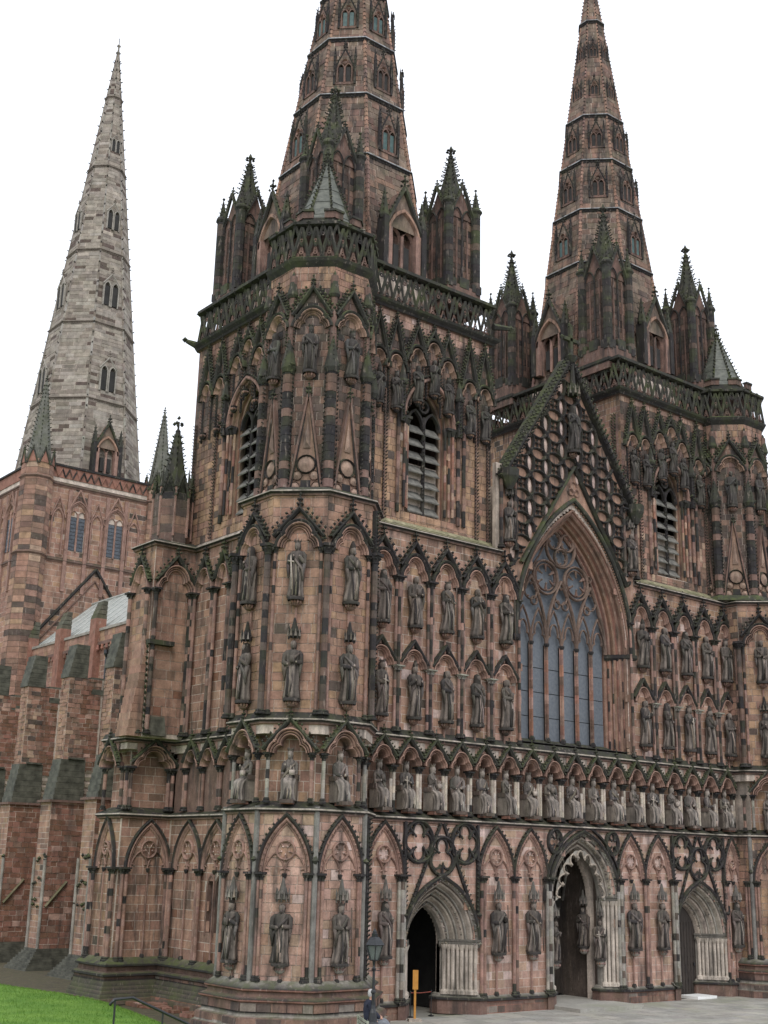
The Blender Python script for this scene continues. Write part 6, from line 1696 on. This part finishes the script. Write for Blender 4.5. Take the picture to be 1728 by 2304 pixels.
ent('rubble_footing', mb.mesh('rubble_footing'), None, kind='stuff', label='low course of rubble stones along the foot of the north wall', cat='rubble')

# ================================================================== STREET FURNITURE AND PEOPLE
LP = (-12.33, -4.0)
lamp = ent('street_lamp', None, None, (LP[0], LP[1], 0), label='black iron street lamp with a glazed lantern in front of the left turret', cat='lamp')
mb = MB(); lathe(mb, 0, 0, [(.24, 0), (.24, .06), (.19, .08), (.19, .42), (.21, .46), (.17, .52), (.12, .58), (.10, .8), (.06, .9), (.045, 1.0), (.045, 1.28), (.07, 1.3), (.07, 1.34), (.038, 1.38), (.032, 1.86), (.075, 1.9), (.04, 1.93), (.03, 1.98), (.045, 2.10), (.09, 2.15)], (0, 0, 0, 0), 12)
tube(mb, [(-.2, 0, 1.86), (.2, 0, 1.86)], .012, (0, 0, 0, 0), 5)
ent('post', mb.mesh('post', (IRON,)), lamp)
LN = ent('lantern', None, lamp, (0, 0, 2.13), scale=(1.25, 1.25, 1.0))
mb = MB()
for k in range(6):
    a, b = k * math.pi / 3, (k + 1) * math.pi / 3
    tube(mb, [(math.cos(a) * .10, math.sin(a) * .10, 0), (math.cos(a) * .20, math.sin(a) * .20, .40)], .014, (0, 0, 0, 0), 4)
    tube(mb, [(math.cos(a) * .10, math.sin(a) * .10, 0.005), (math.cos(b) * .10, math.sin(b) * .10, 0.005)], .016, (0, 0, 0, 0), 4)
    tube(mb, [(math.cos(a) * .205, math.sin(a) * .205, .40), (math.cos(b) * .205, math.sin(b) * .205, .40)], .02, (0, 0, 0, 0), 4)
lathe(mb, 0, 0, [(.235, .40), (.215, .43), (.17, .52), (.10, .60), (.07, .61), (.075, .68), (.05, .70), (.05, .74), (.012, .80), (.0, .84)], (0, 0, 0, 0), 6)
ent('lantern_frame', mb.mesh('lantern_frame', (IRON,)), LN)
mb = MB(); lathe(mb, 0, 0, [(.092, .01), (.190, .39)], (0, 0, 0, 0), 6); ent('lantern_glass', mb.mesh('lantern_glass', (LGLASS,)), LN)
mb = MB(); lathe(mb, 0, 0, [(.0, .05), (.035, .07), (.05, .16), (.03, .26), (.0, .28)], (0, 0, 0, 0), 8); ent('bulb', mb.mesh('bulb', (WHITE,), True), LN)
# bench and seated person
bn = ent('bench', None, None, (-12.20, -3.55, 0), math.radians(62), label='pale weathered wooden bench at the foot of the left turret', cat='bench')
def bx(name, *q, parent=bn, mat=BENCH):
    m = MB(); box(m, *q, (.1, .1, .1, 0)); return ent(name, m.mesh(name, (mat,)), parent)
for k in range(4): bx('seat_slat', -.75, .75, -.02 + k * .09, .055 + k * .09, .35, .375)
for k in range(2): bx('back_slat', -.75, .75, -.10, -.075, .44 + k * .10, .50 + k * .10)
for s in (-.76, .72): bx('leg', s, s + .05, -.12, -.06, 0, .62); bx('leg', s, s + .05, .30, .36, 0, .50); bx('armrest', s, s + .05, -.10, .36, .505, .54)
def skin_body(name, verts, edges, radii, mat, parent, root=0, lev=2):
    me = bpy.data.meshes.new(name); me.from_pydata([tuple(np.array(v) * G) for v in verts], edges, []); me.update()
    o = ent(name, me, parent); me.materials.append(mat)
    sk = o.modifiers.new('skin', 'SKIN'); sk.use_smooth_shade = True
    for i, r in enumerate(radii): me.skin_vertices[0].data[i].radius = (r * G, r * G * .9); me.skin_vertices[0].data[i].use_root = (i == root)
    sb = o.modifiers.new('sub', 'SUBSURF'); sb.levels = lev; sb.render_levels = lev
    return o
k_ = .98
def K(v): return tuple(q * k_ for q in v)
pr = ent('person', None, None, (-12.12, -3.62, 0), math.radians(62), label='seated person with grey hair in a dark navy jacket and grey trousers, legs crossed', cat='person')
# the figure sits facing local -y ; body is one skinned surface in skin colour, clothes as fitted shells
Vb = [(0, 0, .50), (0, .02, .68), (0, .03, .88), (0, .02, 1.04), (0, -.01, 1.11), (0, -.03, 1.21), (0, -.03, 1.30),
      (-.10, -.02, .50), (-.12, -.42, .52), (-.10, -.52, .10), (-.10, -.68, .06), (.10, -.02, .50), (.10, -.44, .56), (.02, -.66, .26), (.0, -.80, .20),
      (-.18, .02, 1.02), (-.25, -.04, .78), (-.14, -.26, .64), (-.08, -.34, .62), (.18, .02, 1.02), (.25, -.06, .78), (.12, -.28, .66), (.06, -.36, .64)]
Eb = [(0, 1), (1, 2), (2, 3), (3, 4), (4, 5), (5, 6), (0, 7), (7, 8), (8, 9), (9, 10), (0, 11), (11, 12), (12, 13), (13, 14), (3, 15), (15, 16), (16, 17), (17, 18), (3, 19), (19, 20), (20, 21), (21, 22)]
Rb = [.13, .13, .15, .10, .05, .085, .075, .09, .075, .05, .035, .09, .075, .05, .035, .06, .045, .035, .03, .06, .045, .035, .03]
skin_body('body', [K(v) for v in Vb], Eb, [r * k_ for r in Rb], SKIN, pr)
Vj = [Vb[0], Vb[1], Vb[2], Vb[3], (0, 0, 1.10), Vb[15], Vb[16], Vb[17], Vb[19], Vb[20], Vb[21]]
skin_body('jacket', [K(v) for v in Vj], [(0, 1), (1, 2), (2, 3), (3, 4), (3, 5), (5, 6), (6, 7), (3, 8), (8, 9), (9, 10)], [r * k_ for r in (.19, .20, .21, .16, .09, .11, .09, .06, .11, .09, .06)], NAVY, pr)
skin_body('trousers', [K(v) for v in (Vb[0], Vb[7], Vb[8], Vb[9], Vb[11], Vb[12], Vb[13])], [(0, 1), (1, 2), (2, 3), (0, 4), (4, 5), (5, 6)], [r * k_ for r in (.14, .105, .095, .07, .105, .095, .07)], GREYC, pr)
for v in (Vb[10], Vb[14]):
    m = MB(); m.add(np.array([(x * .05, y * .13 + .04, z * .05) for x, y, z in OCT_V]) * k_, [OCT_F], (0, 0, 0, 0)); ent('shoe', m.mesh('shoe', (IRON,)), pr, K(v))
m = MB(); lathe(m, 0, 0, [(.0, 1.45), (.04, 1.445), (.075, 1.41), (.088, 1.35), (.08, 1.28), (.055, 1.24)], (0, 0, 0, 0), 10); V = np.concatenate(m.v) * k_; V[:, 1] += -.005; V[:, 2] -= .06 * k_; m.v = [V]; ent('hair', m.mesh('hair', (HAIR,), True), pr)
# orange sign
sg = ent('sign_post', None, None, (-7.93, -.55, 0), math.radians(-30), label='orange wooden sign post standing in the open left doorway', cat='sign')
m = MB(); box(m, -.032, .032, -.03, .03, 0, 1.45, (0, 0, 0, 0)); ent('post', m.mesh('post', (ORANGE,)), sg)
m = MB(); box(m, -.085, .085, .033, .06, .93, 1.50, (0, 0, 0, 0)); ent('sign_board', m.mesh('sign_board', (ORANGE,)), sg)
m = MB(); box(m, -.2, .2, -.16, .16, 0, .08, BUFF); ent('base', m.mesh('base'), sg)
rb = ent('rope_barrier', None, None, (-6.9, .35, 0), label='thin red rope barrier across the dark open doorway', cat='barrier')
for s in (-.45, .42): m = MB(); lathe(m, s, 0, [(.10, 0), (.10, .02), (.015, .04), (.015, .74), (.03, .76), (.0, .79)], (0, 0, 0, 0), 8); ent('post', m.mesh('post', (IRON,)), rb)
m = MB(); tube(m, [(-.45, 0, .73), (-.02, 0, .71), (.42, 0, .73)], .014, (0, 0, 0, 0), 6); ent('rope', m.mesh('rope', (BRASS,)), rb)
# handrail by the lawn
hr = ent('handrail', None, None, (0, 0, 0), label='thin black iron handrail beside the lawn at the bottom left', cat='handrail')
m = MB(); tube(m, [(-22.22, -8.0, 1.80), (-22.12, -8, 1.90), (-21.72, -8.0, 1.92), (-20.4, -8.0, 1.36), (-19.2, -8.0, .80)], .03, (0, 0, 0, 0), 8); ent('rail', m.mesh('rail', (IRON,), True), hr)
for x, z in ((-22.1, 1.88), (-21.0, 1.6), (-19.3, .85)): m = MB(); tube(m, [(x, -8, 0), (x, -8, z)], .02, (0, 0, 0, 0), 6); ent('post', m.mesh('post', (IRON,)), hr)
print('objects', len(bpy.data.objects), 'tris', sum(len(o.data.polygons) for o in bpy.data.objects if o.type == 'MESH'))
